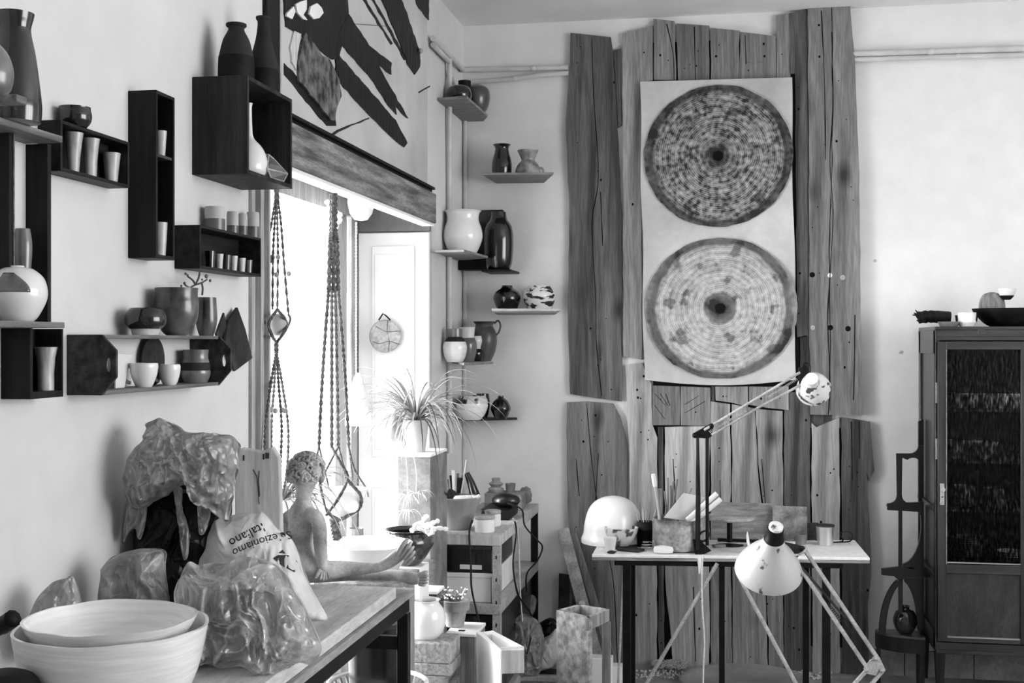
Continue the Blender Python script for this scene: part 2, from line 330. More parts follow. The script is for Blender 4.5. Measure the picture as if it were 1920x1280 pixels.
    def build(s, name, mats, parent=None, loc=None, bevel=0, flat=False, ang=38, merge=True):
        if loc is None:
            if s.v:
                xs = [v.x for v in s.v]; ys = [v.y for v in s.v]; loc = Vector(((min(xs)+max(xs))/2, (min(ys)+max(ys))/2, min(v.z for v in s.v)))
            else: loc = Vector((0, 0, 0))
        loc = Vector(loc)
        me = bpy.data.meshes.new(name); me.from_pydata([v-loc for v in s.v], [], s.f)
        mats = mats if isinstance(mats, (list, tuple)) else [mats]
        for m in mats: me.materials.append(m)
        me.polygons.foreach_set('material_index', s.m)
        bm = bmesh.new(); bm.from_mesh(me)
        if merge: bmesh.ops.remove_doubles(bm, verts=bm.verts, dist=1e-6)
        bmesh.ops.recalc_face_normals(bm, faces=bm.faces); bm.to_mesh(me); bm.free()
        if not flat:
            me.polygons.foreach_set('use_smooth', [True]*len(me.polygons)); me.set_sharp_from_angle(angle=R(ang))
        o = bpy.data.objects.new(name, me); C.objects.link(o)
        if parent is not None:
            o.parent = parent; o.location = loc-wloc(parent)
        else: o.location = loc
        if bevel:
            b = o.modifiers.new('bevel', 'BEVEL'); b.width = bevel; b.segments = 2; b.limit_method = 'ANGLE'; b.angle_limit = R(40)
        return o
def rm_(p): return max(r for r, z in p)
def wloc(o):
    v = Vector((0, 0, 0))
    while o is not None: v += o.location; o = o.parent
    return v
USED = {}
def tag(o, label, cat, group=None, kind=None):
    o['label'] = label; o['category'] = cat
    if group: o['group'] = group
    if kind: o['kind'] = kind
    return o
def thing(name, label, cat, loc, group=None):
    o = bpy.data.objects.new(name, None); C.objects.link(o); o.location = loc; o.empty_display_size = .05
    return tag(o, label, cat, group)
def struct(mb, name, mats, bevel=0):
    o = mb.build(name, mats, bevel=bevel, merge=False); o['kind'] = 'structure'; return o
def smooth(pts, n=8):
    """Catmull-Rom through points"""
    P = [Vector(p) for p in pts]; out = []
    for i in range(len(P)-1):
        a = P[max(i-1, 0)]; b = P[i]; c = P[i+1]; d = P[min(i+2, len(P)-1)]
        for k in range(n):
            t = k/n; out.append(.5*((2*b)+(c-a)*t+(2*a-5*b+4*c-d)*t*t+(3*b-a-3*c+d)*t**3))
    out.append(P[-1]); return out
def smooth2(prof, n=4):
    q = smooth([Vector((a, b, 0)) for a, b in prof], n); return [(max(v.x, 0.0005), v.y) for v in q]

def pot(name, label, cat, cx, prof, where, mat, zb=None, group=None, bands=None, wob=0, seg=36, open_=True, sm=True, t=None, parts=None, y0=None):
    """vessel of revolution: prof = (half width px, py) from foot to rim at the given depth; stands at zb"""
    for bd in (bands or []):
        for i in range(len(prof)-1):
            (h0, y0_), (h1, y1_) = prof[i], prof[i+1]
            if min(y0_, y1_)+.5 < bd < max(y0_, y1_)-.5:
                prof = prof[:i+1]+[(h0+(h1-h0)*(bd-y0_)/(y1_-y0_), bd)]+prof[i+1:]; break
    pm = (prof[0][1]+prof[-1][1])/2
    if where[0] == 'L': P = onL(cx, pm, where[1])
    elif where[0] == 'B': P = onB(cx, pm, where[1])
    elif where[0] == 'Y': P = onY(cx, pm, where[1])
    elif where[0] == 'X': P = onX(cx, pm, where[1])
    elif where[0] == 'Z': P = onZ(cx, pm, where[1])
    S = depth(P)/F
    zz = [CH-(py-640)*S for hw, py in prof]
    z0 = zz[0] if zb is None else zb
    pr = [(hw*S, z-zz[0]) for (hw, py), z in zip(prof, zz)]
    lims = [CH-(py-640)*S-zz[0] for py in (bands or [])]
    if sm: pr = smooth2(pr, 4)
    base = Vector((P.x, P.y, z0)); mb = MB()
    def mfn(z, i): return sum(1 for L in lims if z > L)
    mb.lathe(pr, base, seg, wob, mfn=mfn if lims else None, open_=open_, t=t, seed=cx)
    mats = mat if isinstance(mat, (list, tuple)) else [mat]
    if parts is None:
        o = mb.build(name, mats, loc=base); tag(o, label, cat, group); o2 = o
    else:
        o = thing(name, label, cat, base, group); mb.build(parts, mats, o, loc=base)
    return o, base, S

def inflate(poly, c, zc, D, name, mats, parent=None, n=64, m=22, crump=.03, fs=18, seed=0, zmin=None, front=1., xmin=None, loc=None, bias=.5, D2=None):
    """solid of real depth grown from a star-shaped outline; ridged folds on the surface"""
    mb = MB(); cpt = onZ(c[0], c[1], zc)
    ol = smooth([onZ(x, y, zc) for x, y in poly+[poly[0]]], 9)[:-1]
    # resample by count
    N = len(ol); vs = []; fs_ = []
    D2 = D if D2 is None else D2
    for side, DD in ((1, D), (-1, D2)):
        b = len(vs)
        for j in range(m+1):
            t = j/m; k = t**.75
            for i in range(N):
                p = cpt + (ol[i]-cpt)*k; q = (p-CP)
                h = DD*(max(0, 1-k**2.4))**.5
                s3 = Vector((p.dot(RT), p.z, side*3))*fs+Vector((seed, seed, seed))
                w3 = s3+Vector((mnoise.noise(s3*.7), mnoise.noise(s3*.7+Vector((5, 0, 0))), 0))*.9
                w3 = Vector((w3.x*1.15+w3.y*.35, w3.y*.62-w3.x*.2, w3.z))
                d_ = mnoise.voronoi(w3*.9)[0]; d2_ = mnoise.voronoi(w3*2.3+Vector((3, 3, 3)))[0]
                f = (1-min(1, (d_[1]-d_[0])*1.7))*1.0+(1-min(1, (d2_[1]-d2_[0])*1.7))*.4-.5
                p = p - FW*side*(h + crump*f*(1-k**8)) + (RT*mnoise.noise(s3*1.1)+Vector((0, 0, mnoise.noise(s3*1.3+Vector((9, 0, 0))))))*crump*.5
                if zmin is not None: p.z = max(p.z, zmin)
                if xmin is not None: p.x = max(p.x, xmin)
                vs.append(p)
        for j in range(m):
            for i in range(N):
                a = b+j*N+i; a2 = b+j*N+(i+1) % N
                fs_.append((a, a2, a2+N, a+N))
    # join rims
    for i in range(N):
        a = m*N+i; a2 = m*N+(i+1) % N; o = (m+1)*N
        fs_.append((a, a2, a2+o, a+o))
    mb.add(vs, fs_)
    o = mb.build(name, mats, parent, loc=loc, ang=60); return o

# ================================================================ the room
DY0, DY1, DZ, DT = 3.66, 5.89, 2.41, .42           # doorway in the left wall
struct(MB().box(XL-DT, XR+.3, YF-.2, YB+.2, -.1, 0), 'floor', CONC)
struct(MB().box(XL-DT, XR+.3, YF-.2, YB+.2, ZC, ZC+.12), 'ceiling', CEIL)
mb = MB(); mb.box(XL-DT, XL, YF, DY0, 0, ZC); mb.box(XL-DT, XL, DY1, YB+.2, 0, ZC); mb.box(XL-DT, XL, DY0, DY1, DZ, ZC); struct(mb, 'wall_left', PLASTER)
struct(MB().box(XL, XR+.3, YB, YB+.2, 0, ZC), 'wall_back', PLASTER_B).location
mb = MB(); mb.box(XR, XR+.3, YF, 1.0, 0, ZC); mb.box(XR, XR+.3, 4.4, YB, 0, ZC); mb.box(XR, XR+.3, 1.0, 4.4, 0, 1.0); mb.box(XR, XR+.3, 1.0, 4.4, 3.1, ZC); struct(mb, 'wall_right', PLASTER)
struct(MB().box(XL, XR+.3, YF-.2, YF, 0, ZC), 'wall_front', PLASTER)
mb = MB(); mb.box(.2, 1.9, YB-.018, YB, 0, .13)
for k in range(5): mb.box(.2+k*.34, .204+k*.34, YB-.0195, YB-.017, 0, .13, 1)
struct(mb, 'baseboard_back', [TILE, HOLE])
# right window frame (behind and beside the camera) that lets the daylight in
mb = MB()
for y in (1.0, 2.1, 3.25, 4.34): mb.box(XR+.1, XR+.16, y, y+.06, 1.0, 3.1)
for z in (1.0, 3.04): mb.box(XR+.1, XR+.16, 1.0, 4.4, z, z+.06)
struct(mb, 'window_2', WHITE)
# door casing: moulded strips on the room side of the doorway
ya = onL(466, 600).y; yb = onL(497, 600).y
mb = MB()
for k, (f0, f1, th) in enumerate([(0, .2, .012), (.2, .34, .03), (.34, .62, .018), (.62, .72, .034), (.72, 1, .012)]):
    mb.box(XL, XL+th, ya+(yb-ya)*f0, ya+(yb-ya)*f1, 0, 2.45, 0)
struct(mb, 'trim_1', WINF, .002)
# glazed door in the doorway, set at the outer face
gx = XL-DT
mb = MB(); mb.box(gx, gx+.05, DY0, DY1, 2.33, DZ)                     # head
p0 = onX(612, 600, gx).y; p1 = onX(650, 600, gx).y
mb.box(gx-.01, gx+.045, p0, p0+.09, 0, 2.33); mb.box(gx, gx+.03, p0+.10, p1-.09, 0, 2.33); mb.box(gx-.01, gx+.05, p1-.07, DY1, 0, 2.33)
mb.box(gx, gx+.045, DY0, DY0+.08, 0, 2.33); mb.box(gx, gx+.04, DY0, p1, 0, .18)
o = struct(mb, 'door_1', WINF, .003)
g = MB().box(gx+.018, gx+.022, DY0+.08, p0, .18, 2.33).build('pane', GLASS, o); 
# far jamb: panelled white shutter leaf folded back against the reveal, grey board above it
jx0, jx1 = gx+.055, XL-.005
mb = MB(); mb.box(jx0, jx1, DY1-.04, DY1-.012, .02, 2.255)
mw = (jx1-jx0)
for (z0, z1) in ((.25, 1.0), (1.15, 2.19)):
    mb.box(jx0+mw*.2, jx0+mw*.8, DY1-.052, DY1-.04, z0, z1)
    mb.box(jx0+mw*.24, jx0+mw*.76, DY1-.056, DY1-.048, z0+.04, z1-.04)
o = struct(mb, 'door_2', WHITE, .004)
struct(MB().box(jx0, jx1, DY1-.03, DY1, 2.262, DZ), 'trim_2', GREYP)
# timber lintel beam with its dark ledge
by0, by1 = DY0-.12, onL(818, 400, .06).y
mb = MB(); mb.box(XL, XL+.06, by0, by1, 2.285, 2.425)
lint = struct(mb, 'trim_3', M('beam_wood', .09, .32, sc=5, st=(6, .5, 6), rough=.8, bump=.4, fine=.4), .004)
mb = MB(); mb.box(XL, XL+.05, by0, by1-.04, 2.425, 2.44); mb.box(XL, XL+.065, by0, by1-.04, 2.44, 2.452)
struct(mb, 'trim_4', BLACKM, .002)
struct(MB().box(XL-.01, XL+.05, by0, by1, 2.272, 2.285), 'trim_5', WHITE, .002)
# outside: pale terrace ground
struct(MB().box(XL-DT-6, XL-DT, -2, 12, -.25, -.15), 'floor_outside', M('terrace', .7, .8, sc=4, rough=.9))

# pipes -----------------------------------------------------------
def pipe(pts, r, label, clips=()):
    root = thing('pipe', label, 'pipe', pts[0], 'painted pipes and conduits on the walls')
    MB().tube(smooth(pts, 4), r, 10).build('tube', PIPE, root)
    for c in clips: MB().ball(c, (r*1.6, r*1.6, r*1.2), 2).build('clip', PIPE, root)
pipe([onL(812, 72, .03), onL(842, 103, .03), onL(866, 128, .03), onB(873, 131, .03), onB(960, 129, .03), onB(1066, 126, .03)], .014, 'upper thin white pipe turning the corner under the ceiling', [onB(1000, 128, .03)])
pipe([onL(812, 84, .025), onL(834, 107, .025), onL(842, 116, .025), onL(843, 130, .025), onL(843, 400, .02), onL(844, 850, .02)], .013, 'white conduit dropping down the left wall beside the corner', [onL(845, 142, .025), onL(844, 600, .02)])
pipe([onB(880, 154, .03), onB(965, 148, .03), onB(1010, 141, .03), onB(1066, 137, .03)], .013, 'lower white pipe sloping along the wall above the corner shelf', [onB(966, 147, .03)])
pipe([onB(872, 165, .02), onB(872, 500, .02), onB(870, 850, .02), onB(870, 1100, .02)], .012, 'white vertical conduit right in the room corner')
pipe([onB(1600, 101, .03), onB(1760, 96, .03), onB(1925, 91, .03)], .016, 'upper white pipe running right from the wooden panelling', [onB(1745, 97, .03)])
pipe([onB(1600, 112, .03), onB(1760, 107, .03), onB(1925, 103, .03)], .013, 'lower greyish pipe running right from the wooden panelling', [onB(1796, 106, .03)])

# ================================================================ left wall shelves
def wbox(name, label, cat, xn, xf, yt, ybm, d, mat, th=.012, shelves=(), back=None, group=None, edge=None, y1=None, solid_near=True):
    """open wooden box hung on the left wall, opening toward the room"""
    y0 = onL(xn, yt, d).y; y1 = onL(xf, yt, d).y if y1 is None else y1
    zc = depth(onL(xn, yt, d)); z1 = CH-(yt-640)*zc/F; z0 = CH-(ybm-640)*zc/F
    root = thing(name, label, cat, (XL, (y0+y1)/2, z0), group)
    x0, x1 = XL, XL+d; bv = .0015
    for (a, b) in ((y0, y0+th), (y1-th, y1)): MB().box(x0, x1, a, b, z0, z1).build('side_panel', mat, root, bevel=bv)
    MB().box(x0, x1, y0+th, y1-th, z1-th, z1).build('top_panel', mat, root, bevel=bv)
    MB().box(x0, x1, y0+th, y1-th, z0, z0+th).build('bottom_panel', mat, root, bevel=bv)
    if back: MB().box(x0, x0+.004, y0+th, y1-th, z0+th, z1-th).build('back_panel', back, root)
    for zs in shelves:
        zz = CH-(zs-640)*zc/F; MB().box(x0, x1-.004, y0+th, y1-th, zz, zz+th*.7).build('shelf', edge or mat, root, bevel=bv)
    return root, y0, y1, z0, z1
G_L = 'wooden box shelves hung on the left wall'
# big box
bb, y0, y1, z0, z1 = wbox('wall_box', 'large square dark wooden box with open front, beside the doorway', 'shelf', 464, 548, 140, 325, .16, BOXW, .012, group=G_L, back=DWOOD)
ZB4, ZT4 = z0+.012, z1
pot('bottle', 'dark matt bottle, left of the two standing on the large wooden box', 'bottle', 443, [(33, 141), (34, 125), (33, 95), (25, 62), (16, 44), (15, 38), (19, 34), (19, 30)], ('Y', y0+.10), [DGLM, BODY], zb=ZT4, bands=[92], group='two tone bottles on the large box')
o, base, S = pot('bottle', 'taller two tone bottle holding thin twigs, nearest the picture', 'bottle', 494, [(30, 165), (31, 145), (28, 115), (16, 70), (12, 48), (11, 32), (14, 26), (14, 22)], ('Y', y0+.245), [DGLM, BODY], zb=ZT4, bands=[122], group='two tone bottles on the large box')
ztop = CH-(24-640)*S
for k, (dx, dy, L) in enumerate([(-.012, .03, .2), (.03, -.01, .22), (.012, .02, .19)]):
    b0 = Vector((base.x, base.y, ztop-.1)); tw = MB().tube(smooth([b0, b0+Vector((dx*.3, dy*.4, L*.5)), b0+Vector((dx, dy, L+.08))], 5), .0016, 5)
    q = tw.build('twig', DGLM, loc=b0); tag(q, 'thin bare twig in the tall bottle, '+('leftmost', 'rightmost', 'middle')[k]+' of three', 'twig', 'twigs in the tall bottle')
pot('bottle_vase', 'white long necked bottle vase inside the large wooden box', 'vase', 467, [(22, 322), (34, 308), (33, 282), (24, 262), (9, 245), (6, 225), (5, 190), (7, 180)], ('X', XL+.085), WCER, zb=ZB4)
# faceted glass terrarium
P = Vector((XL+.115, y0+.255, ZB4)); S = .00128; tr = thing('glass_terrarium', 'faceted glass terrarium lying in the large wooden box', 'terrarium', (P.x, P.y, ZB4))
vs = [Vector((P.x+a*S, P.y+b*S, ZB4+c*S)) for a, b, c in [(-30, -30, 2), (25, -38, 2), (34, 18, 2), (-12, 32, 2), (-38, -20, 34), (20, -48, 22), (40, 26, 20), (-18, 42, 34), (-20, -10, 60), (12, -18, 58), (10, 16, 54)]]
fc = [(0, 1, 2, 3), (0, 4, 5, 1), (1, 5, 6, 2), (2, 6, 7, 3), (3, 7, 4, 0), (4, 8, 9, 5), (5, 9, 10, 6), (6, 10, 7), (7, 10, 8, 4), (8, 10, 9)]
MB().add(vs, fc).build('glass_panes', TGLASS, tr, flat=True)
mb = MB(); done = set()
for f in fc:
    for i in range(len(f)):
        e = tuple(sorted((f[i], f[(i+1) % len(f)])))
        if e not in done: done.add(e); mb.tube([vs[e[0]], vs[e[1]]], .0022, 6)
mb.build('frame', STEEL, tr)
# tall narrow box
tb, y0, y1, z0, z1 = wbox('wall_box', 'tall narrow dark wooden box shelf hung upright', 'shelf', 293, 328, 168, 483, .074, DWOOD, .009, group=G_L, back=DWOOD)
MB().box(XL, XL+.07, y0+.009, y1-.009, onL(300, 291, .074).z-.003, onL(300, 291, .074).z+.004).build('shelf', GWOOD, tb)
zs = onL(300, 291, .074).z+.004
pot('tumbler', 'streaked pale tumbler on the shelf of the tall narrow box', 'cup', 302, [(9, 287), (11, 262), (13, 236)], ('X', XL+.04), CREAM, zb=zs, group='tumblers in the tall narrow box', sm=False, seg=20)
pot('tumbler', 'streaked pale tumbler at the bottom of the tall narrow box', 'cup', 301, [(10, 470), (12, 440), (14, 406)], ('X', XL+.04), CREAM, zb=z0+.009, group='tumblers in the tall narrow box', sm=False, seg=20)
# three-tumbler shelf
cb, y0, y1, z0, z1 = wbox('wall_box', 'low dark box shelf holding three tall pale tumblers', 'shelf', 114, 243, 224, 320, .054, DWOODH, .008, group=G_L, back=DWOODH)
def facet_cup(label, cx, prof, x, zb, group, mat=STREAK):
    o, base, S = pot('tumbler', label, 'cup', cx, prof, ('X', x), mat, zb=zb, group=group, sm=False, seg=10); return o
G3 = 'tall faceted tumblers on the low box shelf'
facet_cup('tallest pale faceted tumbler, left of three in the low box shelf', 138, [(10, 319), (12, 290), (15, 262), (18, 243)], XL+.028, z0+.008, G3)
facet_cup('pale faceted tumbler in the middle of three in the low box', 170, [(11, 327), (12, 300), (14, 272), (17, 254)], XL+.028, z0+.008, G3)
facet_cup('short pale faceted tumbler, right of three in the low box', 209, [(11, 338), (13, 318), (15, 300), (17, 282)], XL+.028, z0+.008, G3)
pot('bowl', 'small round black bowl on top of the low box shelf', 'bowl', 140, [(22, 233), (29, 224), (31, 212), (29, 200), (29, 196)], ('X', XL+.034), DGLZ, zb=z1)
# small shelf with two rows of cups
sb, y0, y1, z0, z1 = wbox('wall_box', 'small dark box shelf with two rows of little cups', 'shelf', 375, 490, 421, 503, .072, DWOODH, .008, group=G_L, back=DWOODH)
GT = 'two tone cylinder cups on the small box shelf'; GI = 'little shot cups inside the small box shelf'
TWO = [M('cup_brown', .06, .12, sc=20, rough=.4, coat=.3), M('cup_pale', .42, .52, sc=20, rough=.5)]
for cx, hw, yb_, yt_, bd, lab in [(403, 19, 429, 384, 407, 'widest two tone cylinder cup, leftmost on the small box shelf'), (436, 11, 434, 391, 417, 'slim two tone cup, second from left on the small box shelf'), (455, 9, 437, 394, 417, 'slimmest two tone cup, third from left on the small box shelf'), (474, 12, 441, 391, 418, 'tall two tone cup at the right end of the small box shelf')]:
    pot('cylinder_cup', lab, 'cup', cx, [(hw, yb_), (hw, yt_+6), (hw-1, yt_)], ('X', XL+.036), TWO, zb=z1, bands=[bd], group=GT, sm=False, seg=24)
for i, (cx, hw, yb_, yt_, m, lab) in enumerate([(394, 10, 490, 457, DGLZ, 'dark shot cup, leftmost inside the small box shelf'), (411, 8, 492, 462, CREAM, 'pale shot cup next to the dark leftmost one, inside the box'), (425, 8, 494, 464, MOTT, 'mottled dark shot cup, third along inside the small box'), (438, 8, 496, 466, CREAM, 'pale shot cup in the middle right of the small box'), (453, 8, 498, 470, CREAM, 'pale spotted shot cup, second from the right inside the box'), (466, 8, 500, 474, GGLZ, 'grey shot cup at the right end inside the small box')]):
    pot('shot_cup', lab, 'cup', cx, [(hw*.75, yb_), (hw*.85, (yb_+yt_)/2), (hw, yt_)], ('X', XL+.036), m, zb=z0+.008, group=GI, sm=False, seg=16)
# trug-like shelf with angled cheeks
d = .083; y0 = onL(190, 640, d).y; zc = depth(onL(190, 640, d)); z1 = CH-(627-640)*zc/F; z0 = CH-(741-640)*zc/F
y1 = onL(412, 640, d).y; th = .009
tr = thing('handled_wall_shelf', 'wooden trug hung as a shelf, angled ends with oval hand holes', 'shelf', (XL, (y0+y1)/2, z0), G_L)
def cheek(y):
    dd = .118; h = z1-z0; zc_ = (z0+z1)/2
    out = [(XL, z0), (XL+d, z0), (XL+dd, z0+h*.3), (XL+dd, z0+h*.74), (XL+d, z1), (XL, z1)]
    hole = [(XL+.098+.0065*math.cos(t), zc_+.0*h+.017*math.sin(t)) for t in [2*math.pi*k/14 for k in range(14)]]
    bm = bmesh.new(); 
    vo = [bm.verts.new((x, y, z)) for x, z in out]; vh = [bm.verts.new((x, y, z)) for x, z in hole]
    es = [bm.edges.new((a[i], a[(i+1) % len(a)])) for a in (vo, vh) for i in range(len(a))]
    bmesh.ops.triangle_fill(bm, edges=es, use_beauty=True)
    r = bmesh.ops.extrude_face_region(bm, geom=bm.faces[:]); bmesh.ops.translate(bm, verts=[v for v in r['geom'] if isinstance(v, bmesh.types.BMVert)], vec=(0, th, 0))
    mb = MB(); bm.verts.index_update(); mb.add([v.co for v in bm.verts], [tuple(v.index for v in f.verts) for f in bm.faces]); bm.free()
    mb.build('end_panel', GWOOD, tr, bevel=.001, flat=True)
cheek(y0); cheek(y1-th)
MB().box(XL, XL+d, y0+th, y1-th, z1-th, z1).build('top_board', EDGEW, tr, bevel=.001)
MB().box(XL, XL+d, y0+th, y1-th, z0, z0+th).build('bottom_board', EDGEW, tr, bevel=.001)
ZT, ZI = z1, z0+th
pot('squat_bowl', 'squat rounded bowl, dark glaze over a pale foot, on the trug shelf', 'bowl', 273, [(24, 628), (27, 618), (37, 608), (38, 594), (33, 582), (28, 577)], ('X', XL+.06), [CREAM, DGLZ], zb=ZT, bands=[616])
pot('planter', 'large mottled dark planter pot with tripod feet on the trug shelf', 'pot', 331, [(18, 630), (27, 622), (38, 600), (41, 575), (39, 555), (40, 541)], ('X', XL+.065), MOTT, zb=ZT)
P = onX(331, 541, XL+.065)
# succulent in the planter
sc_ = thing('succulent', 'leggy succulent with round leaves growing from the mottled planter', 'plant', (P.x, P.y, P.z-.02)); S = depth(P)/F
st = MB(); lf = MB()
pl = lambda x, y, o_=0: onX(x, y, XL+.065+o_)
br = [[pl(345, 552), pl(356, 540), pl(366, 534), pl(378, 530), pl(388, 524)], [pl(366, 534), pl(362, 526), pl(352, 518)], [pl(366, 534), pl(372, 522), pl(374, 514)], [pl(378, 530), pl(380, 540), pl(379, 553)], [pl(356, 540), pl(347, 534)]]
for b in br: st.tube(smooth(b, 4), .0026, 6)
for q, rr in [((387, 518), 5.5), ((352, 516), 3.5), ((346, 531), 4), ((374, 512), 3), ((394, 526), 4), ((340, 536), 3), ((348, 513), 3.5), ((379, 524), 3)]: lf.ball(pl(*q), (rr*S*.6, rr*S, rr*S*.8), 2)
st.build('stem', LEAFD, sc_); lf.build('leaves', LEAFD, sc_)
pot('tumbler', 'brown mottled tall cup on tripod feet behind the big planter', 'cup', 387, [(13, 630), (17, 618), (20, 600), (19, 575), (18, 558)], ('X', XL+.045), MOTT, zb=ZT)
# dark slate-like slabs leaning at the end of the trug
def slab(label, poly, off, th_, mat=SLABD, name='ceramic_slab', cat='slab', group=None, ext=None):
    pts = [onL(x, y, off) for x, y in poly]; o = MB().prism(pts, ext or (th_, 0, 0)).build(name, mat, bevel=.001, flat=True); return tag(o, label, cat, group)
slab('dark square ceramic slab hanging tilted past the end of the trug shelf', [(424, 600), (441, 576), (456, 618), (469, 671), (436, 696), (418, 640)], .012, .008, group='dark ceramic slabs by the trug shelf')
slab('small dark pointed slab standing between tall cup and hanging slab', [(402, 626), (417, 586), (421, 612), (409, 640)], .045, .006, group='dark ceramic slabs by the trug shelf')
# inside the trug
def mug(label, cx, prof, x, zb, hr):
    o, base, S = pot('mug', label, 'mug', cx, prof, ('X', x), WCER, zb=zb, group='white mugs in the trug shelf', parts='cup_body')
    zt = prof[-1][1]; zbm = prof[0][1]; hw = max(p[0] for p in prof); zz = base.z+(zbm-zt)*S*.5; h = (zbm-zt)*S
    d_ = (-RT).normalized(); c = base+Vector((0, 0, h*.52)); pts = []
    for k in range(13):
        a = R(-80+160*k/12); pts.append(c + d_*(hw*S*.86+math.cos(a)*hr*S) + Vector((0, 0, math.sin(a)*h*.36)))
    MB().tube(pts, .0042, 8).build('handle', WCER, o)
mug('larger white mug with loop handle, left in the trug shelf', 270, [(14, 729), (18, 722), (24, 705), (26, 690), (25, 684)], XL+.055, ZI, 17)
mug('smaller white mug with loop handle, right in the trug shelf', 318, [(11, 727), (15, 720), (19, 705), (20, 694), (19, 688)], XL+.055, ZI, 13)
pot('jar', 'rounded grey banded jar at the right inside the trug shelf', 'jar', 367, [(21, 720), (27, 705), (27, 690), (23, 672), (24, 658)], ('X', XL+.045), [GGLZ, BODY, GGLZ], zb=ZI, bands=[697, 682])
o = MB().lathe([(.001, 0), (.06, .002), (.062, .006)], onL(284, 676, .012)+Vector((.0, 0, 0)), 36, axis=Matrix.Rotation(R(90), 3, 'Y'), open_=False).build('plate', SLABD); tag(o, 'round dark plate leaning at the back of the trug shelf', 'plate')
a_, b_, c_ = onL(226, 727, .05), onL(242, 664, .01), onL(238, 726, .075)
pts = [onL(215, 730, .06), onL(220, 662, .02), onL(243, 664, .02), onL(228, 700, .05), onL(219, 731, .075)]
o = MB().prism([onL(214, 731, .02), onL(216, 662, .02), onL(246, 664, .02), onL(238, 690, .02), onL(230, 731, .02)], (.006, -.004, 0)).build('glazed_tile', WCER, flat=True, bevel=.001); tag(o, 'white glazed tile leaning inside the left end of the trug', 'tile')
# far left crate shelf with overhanging boards
zr = 2.57
zt_ = onX(118, 268, XL+.085).z; zm_ = onX(122, 604, XL+.13).z; zb_ = onX(62, 748, XL+.065).z
yA, yE = 1.93, 2.36
cr = thing('crate_shelf', 'tall rough crate shelf with thick middle board, at the far left', 'shelf', (XL, 2.2, zb_), G_L)
MB().box(XL, XL+.085, yA, onX(118, 268, XL+.085).y, zt_, zt_+.014).build('top_board', EDGEW, cr, bevel=.002)
MB().box(XL, XL+.05, yE-.014, yE, zm_, zt_).build('side_panel', DWOOD, cr, bevel=.001)
yn = onX(24, 450, XL+.05).y
MB().box(XL, XL+.05, yn-.012, yn, zm_, zt_).build('side_panel', DWOOD, cr, bevel=.001)
MB().box(XL, XL+.052, yn-.0, yn+.004, zm_, zt_).build('batten', EDGEW, cr)
MB().box(XL, XL+.13, yA, onX(122, 604, XL+.13).y, zm_-.012, zm_).build('middle_board', EDGEW, cr, bevel=.002)
yl0 = onX(62, 700, XL+.065).y; yl1 = onX(119, 700, XL+.065).y
MB().box(XL, XL+.065, yl0-.01, yl0, zb_, zm_-.012).build('side_panel', DWOOD, cr, bevel=.001)
MB().box(XL, XL+.065, yl1-.006, yl1, zb_, zm_-.012).build('side_panel', DWOOD, cr, bevel=.001)
MB().box(XL, XL+.065, yl0, yl1-.006, zb_, zb_+.014).build('bottom_board', DWOOD, cr, bevel=.001)
MB().box(XL, XL+.004, yl0, yl1-.006, zb_+.014, zm_-.012).build('back_panel', DWOOD, cr)
facet_cup('tall pale tumbler in the lower compartment of the far left crate', 86, [(15, 733), (15, 700), (17, 672), (21, 652)], XL+.038, zb_+.014, None)
pot('moon_vase', 'round white vase with a glassy dark patch on the middle board', 'vase', 33, [(28, 595), (38, 583), (51, 556), (53, 535), (46, 512), (28, 496), (14, 493), (12, 490)], ('X', XL+.07), WCER, zb=zm_, parts='vase_body')
mv = bpy.data.objects['moon_vase']
P = onX(33, 540, XL+.07); S = depth(P)/F; mbp = MB(); vs = []; fs = []
pf = [(28, 595), (38, 583), (51, 556), (53, 535), (46, 512), (28, 496), (14, 493), (12, 490)]; sp = smooth2([(h*S, CH-(y-640)*S) for h, y in pf], 4)
def rad_at(z):
    for i in range(len(sp)-1):
        if sp[i][1] <= z <= sp[i+1][1]: f = (z-sp[i][1])/(sp[i+1][1]-sp[i][1]); return sp[i][0]*(1-f)+sp[i+1][0]*f
    return sp[0][0]
dz = zm_-sp[0][1]; nj, ni = 12, 16
for j in range(nj+1):
    yy = 541-36*j/nj
    f0 = -.38 + .12*j/nj; f1 = .72-.5*(j/nj)**2.2
    for i in range(ni+1):
        f = f0+(f1-f0)*i/ni; ang = math.asin(max(-1, min(1, f))); z = CH-(yy-640)*S; r = rad_at(z)+.0009
        v = Vector((P.x, P.y, z+dz))+RT*(math.sin(ang)*r)-FW*(math.cos(ang)*r); vs.append(v)
for j in range(nj):
    for i in range(ni): a = j*(ni+1)+i; fs.append((a, a+1, a+ni+2, a+ni+1))
q = MB().add(vs, fs).build('glaze_patch', M('patch_glaze', .06, .2, sc=10, rough=.12, coat=.8), mv); q['label'] = 'glossy dark glazed patch'
q.modifiers.new('s', 'SOLIDIFY').thickness = .0015
pot('tall_vase', 'tall pale vase with dark bottle edge behind the round white vase', 'vase', 43, [(9, 588), (11, 560), (14, 500), (17, 450), (15, 425), (13, 412)], ('X', XL+.022), GGLZ, zb=zm_)
pot('jug', 'tall glossy dark jug with flared lip on the top board', 'jug', 28, [(46, 238), (48, 210), (45, 170), (37, 110), (30, 75), (29, 60), (33, 44), (35, 34)], ('X', XL+.08), [M('jug_glaze', .006, .025, sc=8, rough=.15, coat=.7)], zb=zt_+.014)
pot('round_pot', 'round dark glazed pot cut by the left picture edge', 'pot', -22, [(22, 222), (40, 205), (45, 172), (36, 140), (20, 120), (12, 112)], ('X', XL+.17), [GGLZ], zb=zt_+.014, open_=False)
MB().box(XL+.085, XL+.24, yA, onX(12, 225, XL+.2).y, zt_, zt_+.014).build('board_end', EDGEW, cr, bevel=.002)

